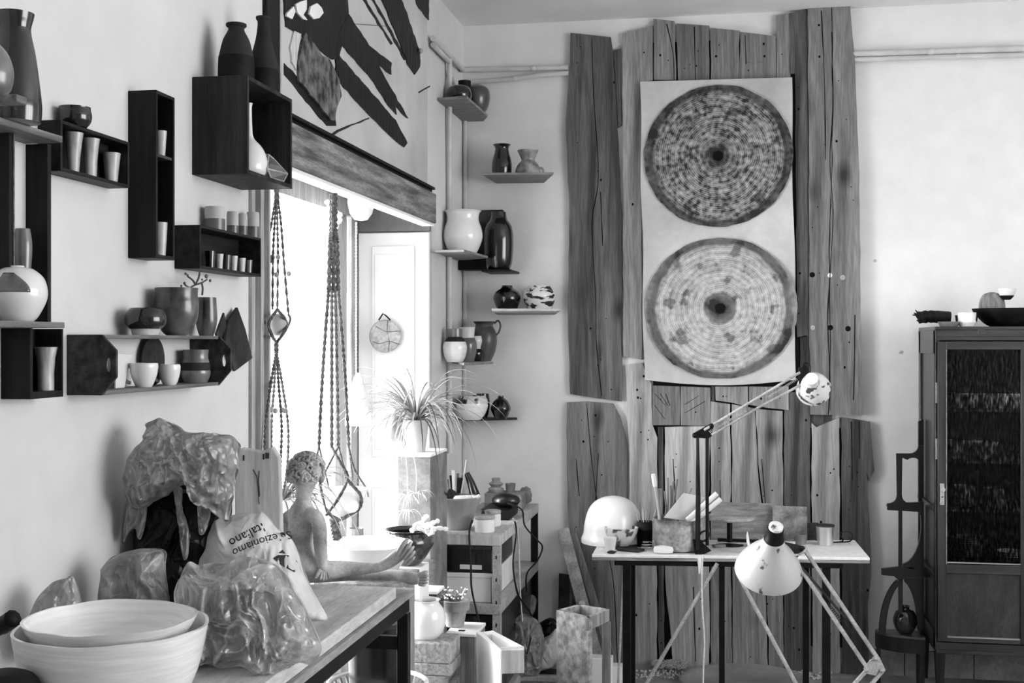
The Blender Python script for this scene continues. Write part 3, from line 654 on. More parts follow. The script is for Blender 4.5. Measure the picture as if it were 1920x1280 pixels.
# ================================================================ picture with charred wood
X0 = XL+.0
py0, py1 = onL(529, 120, .02).y, onL(804, 200, .02).y
pic = thing('framed_picture', 'big pale sheet with charred wood fragments above the doorway beam', 'picture', (XL, (py0+py1)/2, 2.455))
MB().box(XL, XL+.014, py0, py1, 2.456, 3.42).build('sheet', PRINT, pic, bevel=.001)
MB().box(XL, XL+.016, py0-.12, py0-.012, 2.456, 3.42).build('dark_strip', BLACKM, pic)  # dark strip along the near edge of the sheet
MB().box(XL, XL+.018, py0-.012, py0, 2.456, 3.42).build('edge_strip', STEEL, pic)
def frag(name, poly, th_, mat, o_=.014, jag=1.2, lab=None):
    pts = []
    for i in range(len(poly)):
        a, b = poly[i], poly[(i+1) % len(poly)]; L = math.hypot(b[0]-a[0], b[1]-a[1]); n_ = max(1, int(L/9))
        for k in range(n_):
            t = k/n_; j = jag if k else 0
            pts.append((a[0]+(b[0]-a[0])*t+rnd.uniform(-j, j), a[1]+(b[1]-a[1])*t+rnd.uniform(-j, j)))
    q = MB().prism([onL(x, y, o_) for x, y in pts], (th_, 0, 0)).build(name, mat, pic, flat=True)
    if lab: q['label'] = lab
frag('charred_fragment', [(531, 24), (531, -30), (650, -30), (652, 30), (634, 108), (622, 112), (600, 96), (560, 64), (534, 50)], .004, CHAR)
frag('charred_fragment', [(634, 60), (652, 26), (690, 85), (733, 118), (732, 140), (708, 122), (720, 145), (764, 222), (760, 220), (740, 198), (742, 215), (728, 200), (700, 155), (640, 85)], .005, CHAR)
frag('charred_fragment', [(627, 112), (634, 104), (700, 180), (740, 225), (762, 268), (756, 276), (738, 262), (690, 215), (630, 150)], .006, CHAR)
frag('charred_fragment', [(706, -20), (745, -20), (786, 95), (786, 125), (776, 140), (762, 120), (760, 108)], .005, CHAR)
frag('charred_fragment', [(776, -20), (803, -20), (803, 38), (780, 8)], .004, CHAR)
frag('charred_fragment', [(674, -10), (680, -10), (736, 82), (732, 84)], .002, CHAR)
frag('charred_fragment', [(692, -10), (697, -10), (762, 112), (757, 113)], .002, CHAR)
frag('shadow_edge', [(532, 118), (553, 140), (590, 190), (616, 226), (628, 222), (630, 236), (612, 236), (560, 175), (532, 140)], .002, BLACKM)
frag('bark_fragment', [(568, 61), (600, 105), (612, 108), (632, 150), (636, 180), (628, 200), (624, 226), (616, 226), (585, 185), (556, 152), (554, 115)], .01, BARK, lab='grey speckled bark slab')
frag('pale_splinter', [(549, 58), (562, 64), (555, 100), (553, 132), (544, 116), (541, 90)], .006, LWOOD, lab='pale wood splinter')
frag('leaf_fragment', [(552, 8), (572, 0), (572, 18), (566, 28), (574, 38), (566, 36), (555, 24)], .006, PAPER, .0185)
frag('leaf_fragment', [(580, 12), (592, 6), (600, 14), (604, 24), (596, 34), (586, 36), (577, 26)], .006, PAPER, .0185)
frag('leaf_fragment', [(536, 24), (548, 12), (551, 22), (545, 36), (534, 30)], .006, PAPER, .0185)
frag('pencil_line', [(606, 260), (640, 240), (692, 220), (692, 223), (642, 244), (607, 263)], .0012, BODY)
frag('pencil_line', [(665, 44), (724, 48), (724, 50), (665, 46)], .0012, GREYP, jag=.4)
frag('pencil_line', [(784, 172), (806, 160), (806, 163), (785, 175)], .0012, BODY, jag=.6)
for (x, y) in ((567, 239), (671, 294), (784, 354), (789, 95)):
    MB().ball(onL(x, y, .03), .012, 2).build('mounting_knob', STEEL, pic)

# ================================================================ back wall panelling
pw = thing('plank_panelling', 'tall panelling of weathered old boards on the back wall', 'panelling', onB(1350, 1255, .02))
def plank(poly, off=.0, th_=.028, mat=PLANK, nails=0, cracks=()):
    pts = []
    for i in range(len(poly)):
        a, b = poly[i], poly[(i+1) % len(poly)]; L = math.hypot(b[0]-a[0], b[1]-a[1]); n_ = max(1, int(L/26))
        for k in range(n_):
            t = k/n_; pts.append((a[0]+(b[0]-a[0])*t+(rnd.uniform(-1, 1) if k else 0), a[1]+(b[1]-a[1])*t+(rnd.uniform(-.6, .6) if k else 0)))
    mb = MB(); mb.prism([onB(x, y, off) for x, y in pts], (0, -th_, 0))
    xs = [p[0] for p in poly]; ys = [p[1] for p in poly]
    f_ = off+th_
    for k in range(int(nails*.7)):
        x = rnd.uniform(min(xs)+8, max(xs)-8) if max(xs)-min(xs) > 20 else sum(xs)/len(xs); y = rnd.uniform(min(ys)+20, max(ys)-20); r = rnd.choice([.003, .003, .004, .006])
        c = onB(x, y, f_+.0006); mb.add([c+Vector((r*math.cos(2*math.pi*i/9), 0, r*math.sin(2*math.pi*i/9)*1.2)) for i in range(9)], [tuple(range(9))], 1)
    for cpts in cracks:
        cp = smooth([onB(x, y, f_+.0008) for x, y in cpts], 6); vs = []
        for i, p in enumerate(cp):
            wd = .0022+.0016*mnoise.noise(p*9); vs += [p+Vector((-wd, 0, 0)), p+Vector((wd, 0, 0))]
        mb.add(vs, [(2*i, 2*i+1, 2*i+3, 2*i+2) for i in range(len(cp)-1)], 1)
    return mb.build('plank', [mat, HOLE], pw, flat=True, merge=False)
plank([(1071, 64), (1146, 72), (1150, 100), (1158, 240), (1166, 400), (1166, 752), (1120, 746), (1070, 738), (1066, 600), (1069, 400), (1062, 225), (1070, 120)], 0, .03, PLANKD, 16, [[(1110, 70), (1113, 180), (1122, 330), (1110, 420), (1117, 560), (1118, 640), (1128, 742)], [(1126, 360), (1130, 460)]])
plank([(1151, 96), (1164, 92), (1166, 235), (1160, 240)], .0, .02, PLANKD)
plank([(1168, 66), (1225, 50), (1225, 152), (1203, 160), (1204, 674), (1170, 668)], 0, .028, PLANK, 8)
plank([(1226, 38), (1265, 42), (1268, 152), (1227, 152)], 0, .03, PLANK, 4, [[(1250, 45), (1262, 100), (1264, 150)]])
plank([(1269, 46), (1330, 50), (1330, 152), (1272, 152)], 0, .022, PLANK, 6, [[(1302, 50), (1304, 150)]])
plank([(1333, 55), (1387, 60), (1385, 152), (1333, 152)], 0, .03, PLANK, 5)
plank([(1388, 62), (1454, 70), (1455, 152), (1386, 152)], 0, .026, PLANK, 5, [[(1400, 116), (1415, 118), (1432, 115)], [(1397, 66), (1399, 120)]])
plank([(1455, 32), (1478, 28), (1482, 152), (1456, 148)], 0, .03, PLANK, 2)
plank([(1478, 28), (1511, 20), (1514, 300), (1514, 628), (1494, 632), (1490, 140), (1480, 140)], 0, .03, PLANKD, 10)
plank([(1500, 632), (1518, 630), (1518, 700), (1500, 700)], 0, .012, PLANKD)
plank([(1514, 14), (1558, 13), (1558, 300), (1552, 470), (1555, 640), (1551, 777), (1518, 776), (1516, 300)], 0, .045, PLANK, 10, [[(1540, 20), (1546, 160), (1548, 300)]])
plank([(1559, 12), (1592, 12), (1602, 130), (1610, 330), (1612, 560), (1616, 777), (1553, 777), (1557, 640), (1554, 470), (1560, 300)], 0, .045, PLANK, 12, [[(1560, 60), (1562, 200), (1556, 300), (1562, 400), (1556, 520), (1552, 600), (1556, 700), (1556, 770)], [(1603, 590), (1602, 680), (1600, 750)]])
# lower row
plank([(1064, 754), (1100, 752), (1150, 756), (1163, 780), (1172, 812), (1176, 830), (1180, 1249), (1072, 1247), (1068, 1000), (1064, 860)], 0, .03, PLANK, 22, [[(1100, 756), (1108, 850), (1118, 930), (1128, 990), (1150, 1090), (1158, 1247)], [(1116, 950), (1122, 850)], [(1080, 860), (1086, 930)]])
plank([(1173, 684), (1204, 680), (1222, 720), (1224, 796), (1233, 820), (1232, 1252), (1183, 1250), (1180, 832)], 0, .026, PLANKL, 14)
plank([(1224, 722), (1275, 724), (1275, 796), (1224, 796)], 0, .03, PLANK, 2, [[(1228+i*10, 738), (1248+i*4, 760)] for i in range(3)]+[[(1228, 760), (1246, 785)]])
plank([(1277, 724), (1332, 726), (1332, 797), (1277, 796)], 0, .03, PLANK, 2, [[(1310, 742), (1284, 758)], [(1322, 752), (1284, 774)]])
plank([(1334, 724), (1340, 724), (1340, 762), (1334, 762)], 0, .02, PLANKD)
plank([(1341, 724), (1402, 724), (1402, 762), (1372, 754), (1342, 750)], 0, .03, PLANK, 3)
plank([(1404, 724), (1478, 724), (1478, 768), (1440, 764), (1404, 758)], 0, .03, PLANK, 3)
plank([(1234, 800), (1244, 800), (1246, 1252), (1236, 1252)], 0, .02, PLANKD, 3)
plank([(1247, 800), (1330, 798), (1330, 1255), (1264, 1254), (1249, 1100)], 0, .028, PLANKL, 12, [[(1262, 860), (1268, 960)], [(1300, 1100), (1304, 1240)]])
plank([(1333, 752), (1369, 757), (1372, 1255), (1333, 1255)], 0, .03, PLANK, 10, [[(1350, 900), (1352, 1000)]])
plank([(1372, 757), (1415, 765), (1420, 870), (1430, 960), (1440, 1256), (1374, 1255)], 0, .028, PLANK, 9)
plank([(1417, 766), (1467, 770), (1468, 1257), (1442, 1256), (1434, 960), (1422, 870)], 0, .028, PLANK, 8, [[(1428, 860), (1436, 960), (1440, 1060)]])
plank([(1470, 735), (1514, 735), (1518, 790), (1520, 1257), (1470, 1257)], 0, .024, PLANKD, 9)
plank([(1521, 792), (1530, 800), (1573, 782), (1574, 1259), (1523, 1258)], 0, .03, PLANKL, 9)
plank([(1577, 782), (1630, 790), (1634, 840), (1638, 880), (1629, 900), (1624, 885), (1626, 930), (1630, 1000), (1632, 1080), (1626, 1130), (1628, 1262), (1578, 1260)], 0, .032, PLANKD, 14, [[(1596, 790), (1598, 900)], [(1611, 790), (1612, 860)]])
plank([(1514, 776), (1560, 778), (1560, 796), (1530, 800), (1516, 790)], 0, .012, PLANKD)
mb = MB(); mb.box(onB(1225, 60).x, onB(1512, 60).x, YB-.004, YB, onB(1400, 800).z, onB(1350, 75).z); mb.box(onB(1182, 900).x, onB(1600, 60).x, YB-.004, YB, 0.02, onB(1400, 800).z)
mb.build('backing', BLACKM, pw)
for x, y, m_, r in ((1523, 515, HOLE, .014), (1556, 516, WHITE, .012), (1580, 520, STEEL, .013), (1557, 614, HOLE, .014), (1590, 616, HOLE, .014), (1524, 614, STEEL, .012)):
    c = onB(x, y, .0455); MB().add([c+Vector((r*math.cos(2*math.pi*i/18), 0, r*math.sin(2*math.pi*i/18))) for i in range(18)]+[c+Vector((0, .003, 0))+Vector((r*math.cos(2*math.pi*i/18), 0, r*math.sin(2*math.pi*i/18))) for i in range(18)], [tuple(range(18))]+[(i, (i+1) % 18, 18+(i+1) % 18, 18+i) for i in range(18)]).build('bolt_hole', m_, pw, flat=True)
# hanging canvas with two ringed discs
cv = thing('hanging_canvas', 'long pale cloth with two large ringed discs, hung on the planks', 'artwork', onB(1347, 716, .06))
def cvs():
    nx, nz = 14, 40; mb = MB(); vs = []
    for j in range(nz+1):
        t = j/nz; xl = 1200+8*t+1.5*math.sin(t*14); xr = 1484+9*t+1.5*math.sin(t*11+1)
        for i in range(nx+1):
            s_ = i/nx; x = xl+(xr-xl)*s_; yt = 153-8*s_; ybm = 712+11*math.sin(s_*3.0)-2*s_; y = yt+(ybm-yt)*t
            vs.append(onB(x, y, .056+.004*mnoise.noise(Vector((s_*3, t*7, 0)))))
    n1 = (nx+1)*(nz+1); vs2 = [v+Vector((0, .004, 0)) for v in vs]
    fs = []
    for j in range(nz):
        for i in range(nx): a = j*(nx+1)+i; fs.append((a, a+1, a+nx+2, a+nx+1)); fs.append((a+n1, a+nx+1+n1, a+nx+2+n1, a+1+n1))
    for i in range(nx): fs.append((i, i+n1, i+1+n1, i+1)); b = nz*(nx+1)+i; fs.append((b, b+1, b+1+n1, b+n1))
    for j in range(nz): a = j*(nx+1); fs.append((a, a+nx+1, a+nx+1+n1, a+n1)); a += nx; fs.append((a, a+n1, a+nx+1+n1, a+nx+1))
    mb.add(vs+vs2, fs); return mb
cvs().build('cloth', CANV, cv)
for (cx, cy, rx, ry, seed, top) in ((1346, 292, 138, 133, 3.1, True), (1350, 578, 142, 132, 8.7, False)):
    c = onB(cx, cy, .066); S = depth(c)/F; mb = MB(); n_ = 110; 
    def rr(a): return 1+.012*mnoise.noise(Vector((math.cos(a)*5+seed, math.sin(a)*5, 1)))+.01*mnoise.noise(Vector((math.cos(a)*14, math.sin(a)*14, seed)))
    rim = [c+Vector((rx*S*math.cos(a)*rr(a), 0, ry*S*math.sin(a)*rr(a))) for a in [2*math.pi*k/n_ for k in range(n_)]]
    mb.prism(rim, (0, .004, 0)); q = mb.build('ringed_disc', disc_mat('rings_%d' % int(seed), seed, top), cv, loc=c, flat=True)
    hp = [c+Vector((10*S*math.cos(a)*(1+.3*mnoise.noise(Vector((math.cos(a)*2, math.sin(a)*2, seed)))), -.0012, 10*S*math.sin(a)*(1+.2*mnoise.noise(Vector((math.cos(a)*2, math.sin(a)*2, seed+4)))))) for a in [2*math.pi*k/18 for k in range(18)]]
    MB().prism(hp, (0, .001, 0)).build('centre_mark', HOLE, cv, flat=True)
    q['label'] = 'upper grey ringed disc' if top else 'lower pale ringed disc with dark centre'

# ================================================================ corner shelves
G_C = 'small board shelves in the corner'
def cshelf(name, label, quad, z, th_=.012, mat=MWOODX, brackets=None):
    pts = []
    for q in quad:
        p = onH(q[0], q[1], z); p.x = max(p.x, XL+.001); p.y = min(p.y, YB-.001); pts.append(p)
    o = MB().prism(pts, (0, 0, th_)).build(name, mat, bevel=.002, flat=True); tag(o, label, 'shelf', G_C); return z+th_
z = cshelf('corner_shelf', 'highest small board shelf in the corner, under the pipes', [(810, 189), (875, 184), (914, 219), (911, 231), (864, 233)], 2.925, .014)
zs1 = z
pot('round_vase', 'squat round black vase at the front of the highest corner shelf', 'vase', 861, [(12, 184), (21, 178), (24, 167), (19, 155), (10, 151)], ('Y', 6.15), DGLZ, zb=zs1, open_=False)
pot('bottle_vase', 'black vase with straight neck on the highest corner shelf', 'vase', 871, [(14, 190), (18, 175), (14, 160), (12, 150), (12, 136)], ('Y', 6.33), DGLM, zb=zs1)
pot('round_vase', 'large rounded dark vase at the right on the highest corner shelf', 'vase', 893, [(14, 212), (22, 200), (26, 182), (23, 166), (12, 159), (10, 158)], ('Y', 6.45), GGLZ if False else M('dark_grey_glaze', .04, .08, sc=10, rough=.3, coat=.4), zb=zs1)
z = cshelf('corner_shelf', 'second highest corner shelf carrying a black vase and small jug', [(904, 328), (1038, 327), (1020, 343), (930, 344)], onB(975, 343).z-.004, .012)
pot('vase', 'tall black waisted vase on the second highest corner shelf', 'vase', 941, [(17, 322), (19, 305), (18, 290), (14, 275), (13, 266), (17, 260)], ('B', .17), DGLZ, zb=z)
jg, b, S = pot('jug', 'grey crackled jug with small handle on the second corner shelf', 'jug', 990, [(22, 322), (24, 312), (20, 300), (14, 293), (13, 288), (19, 275), (20, 272)], ('B', .17), M('crackle_glaze', .12, .4, sc=22, rough=.4, coat=.2), zb=z, parts='jug_body')
MB().tube(smooth([b+Vector((.05, -.0, .012)), b+Vector((.078, 0, .015)), b+Vector((.082, 0, .035)), b+Vector((.07, 0, .047)), b+Vector((.052, 0, .04))], 5), .006, 8).build('handle', MATS['crackle_glaze'], jg)
z = cshelf('corner_shelf', 'pale board shelf under the big white vase near the doorway', [(816, 473), (870, 472), (915, 484), (880, 487), (848, 488)], 2.155, .012)
pot('large_vase', 'large white vase with flared rim on a small board by the doorway', 'vase', 868, [(24, 468), (30, 458), (37, 438), (35, 420), (30, 405), (31, 392), (35, 387)], ('Y', 6.15), [WCER], zb=z)
# dark ceramic niche + flask
P0, P1 = onB(853, 509), onB(955, 481)
z = onB(900, 508).z
o = MB().box(max(XL+.002, P0.x), P1.x, YB-.13, YB-.001, z, z+.075).build('plinth_box', DGLM, bevel=.003); tag(o, 'low black box on the wall under the dark square flask', 'box')
zz = z+.075
o = MB().box(onB(900, 400).x, onB(950, 400).x, YB-.1, YB-.03, zz, onB(900, 397).z).build('square_flask', DGLZ, bevel=.008); tag(o, 'upright black square flask behind the big white vase', 'flask')
pot('flask', 'black gourd shaped flask with glossy front, right of the square flask', 'vase', 935, [(20, 506), (26, 490), (28, 450), (25, 425), (16, 410), (14, 398)], ('B', .19), DGLZ, zb=None)
fl = bpy.data.objects['flask']; sh = MB().box(fl.location.x-.08, fl.location.x+.08, YB-.26, YB-.0, fl.location.z-.012, fl.location.z-.001)
o = sh.build('corner_shelf', DWOOD, bevel=.002); tag(o, 'narrow black board under the gourd shaped flask', 'shelf', G_C)
z = cshelf('corner_shelf', 'small board shelf with a dark vase and a patterned round jar', [(922, 583), (1051, 583), (1040, 590), (932, 590)], onB(985, 590).z-.001, .012)
pot('round_vase', 'dark glossy bulbous vase with narrow neck, left of the patterned jar', 'vase', 951, [(16, 580), (22, 568), (26, 554), (22, 542), (12, 535), (10, 530)], ('B', .15), DGLZ, zb=z)
pot('patterned_jar', 'round white jar with black painted markings and black foot', 'jar', 1011, [(20, 580), (24, 573), (30, 555), (30, 545), (24, 536), (20, 531)], ('B', .15), [DGLZ, M('painted_pattern', .02, .75, sc=16, st=(1, 1, 2.2), rough=.3, coat=.3, lo=.46, hi=.5)], zb=z, bands=[574])
z = cshelf('corner_shelf', 'thin corner board crowded with four vases', [(818, 681), (850, 676), (930, 676), (925, 682), (870, 685)], onL(840, 681, .05).z-.006, .012)
pot('vase', 'pale bulbous vase with grey band, front left on the crowded board', 'vase', 853, [(15, 678), (20, 668), (23, 652), (20, 640), (14, 632), (14, 616)], ('Y', 6.1), [WCERR, BODY, GGLZ], zb=z, bands=[640, 631])
pot('vase', 'grey vase with pale zigzag rim just behind the banded vase', 'vase', 876, [(13, 678), (17, 662), (18, 645), (13, 632), (15, 614)], ('Y', 6.3), [GGLZ, WCER], zb=z, bands=[634])
pot('vase', 'small half white half black waisted vase on the crowded board', 'vase', 892, [(13, 677), (16, 662), (11, 652), (15, 640), (13, 630)], ('Y', 6.4), [DGLZ, WCER], zb=z, bands=[654])
jg, b, S = pot('jug', 'dark grey jug with arched handle at the back of the crowded board', 'jug', 908, [(13, 676), (20, 660), (24, 640), (22, 622), (16, 610), (22, 602)], ('Y', 6.45), M('jug_grey', .05, .09, sc=10, rough=.45, coat=.2), zb=z, parts='jug_body')
MB().tube(smooth([b+Vector((.055, 0, .2)), b+Vector((.075, 0, .215)), b+Vector((.088, 0, .19)), b+Vector((.08, 0, .155)), b+Vector((.062, 0, .135))], 6), .005, 8).build('handle', MATS['jug_grey'], jg)
z = cshelf('corner_shelf', 'lowest thin corner board holding a striped pot and dark bud vase', [(847, 787), (875, 783), (976, 783), (970, 787), (880, 789)], onB(920, 785, .1).z-.006, .01, DWOOD)
pot('striped_pot', 'round pale pot with black dripping rim on the lowest corner board', 'pot', 885, [(16, 783), (25, 772), (30, 758), (29, 745), (24, 738)], ('Y', 6.35), [WCERR, M('drip', .02, .6, sc=20, st=(2, 2, .3), rough=.3, lo=.45, hi=.5, coat=.3)], zb=z, bands=[752])
pot('striped_bowl', 'black cup with white rim edge beside the round pale pot', 'cup', 905, [(8, 783), (12, 770), (14, 755), (12, 737)], ('Y', 6.48), DGLZ, zb=z)
pot('bud_vase', 'small dark pointed bud vase right on the lowest corner board', 'vase', 939, [(11, 782), (16, 772), (19, 762), (13, 749), (6, 743), (5, 739)], ('B', .13), DGLZ, zb=z)

# ================================================================ doorway hangings
# panelled leaf ornament
c = onY(723, 630, DY1-.075); S = depth(c)/F
dk = thing('disc_ornament', 'round cracked clay disc with a loop, hung on the white door leaf', 'ornament', c-Vector((0, 0, 34*S)))
MB().lathe([(.001, 0), (30*S, .002), (31*S, .008), (29*S, .014), (10*S, .018), (.001, .019)], c, 40, axis=Matrix.Rotation(R(90), 3, 'X'), open_=False).build('disc', M('cracked_clay', .3, .5, sc=8, rough=.8, fine=.3, bump=.4), dk)
mb = MB()
for pts in ([(705, 612), (716, 618), (728, 622), (752, 620)], [(727, 600), (726, 622), (730, 640), (728, 660)], [(698, 640), (712, 644), (730, 640), (750, 646)]):
    mb.tube(smooth([onY(x, y, DY1-.0925) for x, y in pts], 5), .0012, 5)
mb.build('cracks', SLABD, dk)
MB().tube([onY(710, 600, DY1-.09), onY(718, 588, DY1-.09), onY(724, 592, DY1-.09), onY(732, 600, DY1-.09)], .004, 6).build('hanger', SLABD, dk)
# wall light bowl and its pull cord with a ceramic bell
xh = XL-.12
def beads(a, b, n_, r, mb, mi=0):
    for k in range(n_): mb.ball(Vector(a).lerp(Vector(b), (k+.5)/n_), (r, r, r*1.6), 1, mi=mi)
P = onX(677, 372, xh); S = depth(P)/F
lb = thing('ceiling_bell', 'white dome shade hanging under the doorway lintel', 'lamp', (P.x, P.y, P.z))
P2 = Vector((P.x, P.y, DZ)); rr_ = 25*S
MB().lathe([(.004, -40*S+0), (rr_*.5, -38*S), (rr_*.85, -26*S), (rr_, -8*S), (rr_*1.0, 0)], (P.x, P.y, onX(672, 372, xh).z), 32, open_=True).build('shade', WCER, lb)
mb = MB(); mb.tube([(P.x, P.y, onX(672, 378, xh).z), (P.x, P.y, DZ)], .004, 6); mb.build('hook_rod', STEEL, lb)
A = onX(668, 416, xh); B = onX(668, 700, xh); cd = thing('bead_cord', 'pale beaded cord hanging from the dome shade', 'cord', A)
mb = MB(); mb.tube([A, B], .0014, 5); mb.build('string', LROPE, cd); mb = MB(); beads(A, B, 46, .0045, mb); mb.build('beads', WCERR, cd)
cb0, b, S = pot('ceramic_bell', 'tall white cone shaped ceramic bell at the end of the cord', 'bell', 672, [(25, 797), (24, 780), (18, 745), (10, 712), (4, 699)], ('X', xh), WCER, open_=False)
# white cloth tied beside the post
mb = MB(); mb.tube(smooth([onX(614, 376, XL-.3), onX(618, 390, XL-.3), onX(624, 402, XL-.3), onX(634, 400, XL-.3), onX(637, 410, XL-.3), onX(628, 424, XL-.3)], 6), [.012+.005*math.sin(k*1.3) for k in range(31)], 8)
o = mb.build('ribbon', PAPER); tag(o, 'white ribbon knotted near the top of the door post', 'ribbon')
# macrame hangers
def strand(mb, pts, r=.0045, twist=0., n_=10, mi=0):
    q = smooth(pts, n_); rs = [r*(1+twist*math.sin(k*2.1)) for k in range(len(q))]; mb.tube(q, rs, 6, mi)
XM = XL+.02
hx = lambda x, y, o_=0: onX(x, y, XM+o_)
m1 = thing('macrame_hanger', 'long knotted macrame hanger at the left of the doorway', 'plant hanger', hx(520, 850), 'macrame hangers in the doorway')
mb = MB()
strand(mb, [hx(518, 345), hx(519, 380)], .009, .2)
for (xt, xm1, ym1, xm2, ym2, o_) in ((516, 502, 460, 499, 590, 0), (518, 512, 480, 511, 580, .02), (519, 521, 480, 520, 580, .0), (521, 533, 500, 541, 590, .02)):
    strand(mb, [hx(xt, 375, o_), hx((xt+xm1)/2, 420, o_), hx(xm1, ym1, o_), hx(xm2, ym2, o_)], .0038, .45, 16)
for o_ in (.03, -.03):
    strand(mb, [hx(520, 580, o_), hx(504, 606, o_), hx(510, 628, o_), hx(518, 642)], .005, .1); strand(mb, [hx(520, 580, o_), hx(537, 604, o_), hx(530, 626, o_), hx(518, 642)], .005, .1)
strand(mb, [hx(499, 590), hx(498, 610), hx(508, 628), hx(518, 642)], .004); strand(mb, [hx(541, 590), hx(544, 600), hx(534, 622), hx(518, 642)], .004)
strand(mb, [hx(518, 640), hx(518, 662)], .008, .2)
for k, (xe, o_) in enumerate([(500, .02), (511, -.02), (526, .02), (538, -.02)]):
    xm = 518+(xe-518)*.55; strand(mb, [hx(518, 660), hx(xm, 720, o_), hx(xe-(1 if xe < 518 else -1)*2, 800, o_), hx(xe, 880, o_), hx(528, 935, 0)], .0042, .45, 26)
mb.build('cords', ROPE, m1)
mb = MB()
for (x, y) in ((511, 482), (521, 482), (518, 515), (541, 513), (507, 488), (508, 768), (516, 770), (529, 768), (533, 770)): mb.ball(hx(x, y, .01), .009, 2)
mb.build('beads', M('bead', .25, .4, sc=9, rough=.5), m1)
pot('globe_planter', 'small pale globe pot cradled in the left macrame hanger', 'pot', 519, [(8, 629), (15, 622), (19, 608), (17, 594), (12, 588)], ('X', XM), M('globe_glaze', .35, .5, sc=9, rough=.5))
m2 = thing('macrame_hanger', 'thick knotted macrame hanger carrying a wide white bowl', 'plant hanger', hx(630, 1000, .06), 'macrame hangers in the doorway')
ho = lambda x, y, o_=0: onX(x, y, XM+.05+o_)
mb = MB()
for k, (dx, o_) in enumerate([(-5, 0), (0, .012), (5, 0), (0, -.012)]):
    strand(mb, [ho(625+dx*.6, 362, o_), ho(625+dx*.7, 430, o_), ho(625+dx*1.2, 460, o_), ho(625+dx*1.7, 548, o_)], .0085, .35, 18)
ends = [(598, 836, .0), (622, 838, .05), (634, 838, -.03), (654, 838, .02)]
for k, (xe, ye, o_) in enumerate(ends):
    xs = 616+k*6; strand(mb, [ho(xs, 545, o_*.3), ho(xs+(xe-xs)*.4, 640, o_), ho(xs+(xe-xs)*.75, 740, o_), ho(xe, ye, o_)], .0058, .35, 24)
strand(mb, [ho(598, 836), ho(593, 868, .02), ho(600, 905, .05), ho(611, 955, .03)], .0035); strand(mb, [ho(598, 836), ho(606, 870, -.05), ho(616, 912, -.08)], .0035)
strand(mb, [ho(622, 838, .05), ho(640, 870, .1), ho(652, 896, .12), ho(634, 935, .13), ho(612, 965, .08)], .005, .15)
strand(mb, [ho(634, 838, -.03), ho(650, 895, .1), ho(676, 928, .09), ho(672, 955, .06), ho(640, 972, .02)], .006, .15)
strand(mb, [ho(634, 838), ho(612, 880), ho(600, 905), ho(612, 955, -.02), ho(635, 972, 0)], .0035)
strand(mb, [ho(654, 838, .02), ho(665, 880, .02), ho(686, 915, 0), ho(690, 930, -.03)], .0035); strand(mb, [ho(654, 838, .02), ho(660, 895, -.05), ho(652, 915, -.1)], .0035)
strand(mb, [ho(612, 958, .05), ho(624, 970, .04), ho(640, 974, .0), ho(662, 962, .0), ho(676, 940, .02)], .004)
strand(mb, [ho(626, 972), ho(628, 990), ho(632, 1008)], .016, .3)
mb.build('cords', ROPE, m2)
pot('wide_bowl', 'wide white conical bowl held by the thick macrame hanger', 'bowl', 643, [(14, 969), (26, 962), (38, 942), (46, 922), (49, 916)], ('X', XM+.05), WCER)

def leaves(mb, c, n_, L, up, seed, wdt=.007, droop=1.0, arc=(0, 360), hang=0):
    r_ = random.Random(seed)
    for k in range(n_):
        a = R(r_.uniform(*arc)); l = L*r_.uniform(.55, 1.1); e = r_.uniform(.25, 1.25)*up; d = Vector((math.cos(a), math.sin(a), 0)); sd = Vector((-d.y, d.x, 0))
        pts = []; p = Vector(c)+d*.008; v = d*.55+Vector((0, 0, e)); v.normalize(); st_ = l/14
        for i in range(15):
            pts.append(p.copy()); v.z -= droop*(.11+.04*r_.random())*(1+i*.06); v.normalize(); p = p+v*st_
        vs = []
        for i, q in enumerate(pts):
            w_ = wdt*(.5+.5*math.sin(min(1, i/5)*math.pi/2))*(1-(i/14)**2.5)+.0004
            vs += [q-sd*w_/2+Vector((0, 0, w_*.25)), q, q+sd*w_/2+Vector((0, 0, w_*.25))]
        mb.add(vs, [(3*i+j, 3*i+j+1, 3*i+j+4, 3*i+j+3) for i in range(14) for j in (0, 1)])
# hanging spider plantlet below the left hanger
P = hx(530, 940); sp = thing('spider_plant', 'small spider plant hanging at the foot of the left macrame', 'plant', P)
mb = MB(); leaves(mb, P, 30, .34, 1.0, 3, .0085, 1.0, (-60, 100)); leaves(mb, P, 14, .26, .9, 4, .008, 1.1); mb.build('foliage', LEAF, sp)
mb = MB(); leaves(mb, P, 7, .17, 1.1, 5, .008, 1.5); mb.build('dark_foliage', LEAFD, sp)

# ================================================================ tower of hollow blocks with the big spider plant
TY = 5.02
tl, tr_ = onY(741, 900, TY), onY(808, 900, TY); S = depth(tl)/F
zt = onY(770, 851, TY).z; bw = tr_.x-tl.x
tw = thing('clay_block_tower', 'tall grey clay block plinth with dark pencil marks on its side', 'plinth', ((tl.x+tr_.x)/2, TY+.12, 0))
BLOCK = M('block_grey', .15, .27, sc=9, rough=.9, bump=.4, fine=.2)
mb = MB(); mb.box(tl.x+.012, tr_.x, TY, TY+.3, 0, zt-.012); mb.build('block', BLOCK, tw, bevel=.004)
mb = MB(); mb.box(tl.x, tl.x+.012, TY, TY+.3, 0, zt); mb.box(tl.x+.012, tr_.x, TY, TY+.3, zt-.012, zt); mb.build('white_face', WHITE, tw, bevel=.002)
mb = MB(); r_ = random.Random(5)
for zc_ in (zt-.08, zt-.17, zt-.18, zt-.26, zt-.33):
    for k in range(6): y = TY+.03+k*.035+r_.uniform(0, .02); mb.box(tl.x-.0012, tl.x, y, y+.006, zc_+r_.uniform(-.012, .012), zc_+.012+r_.uniform(0, .012))
mb.build('pencil_marks', INK, tw)
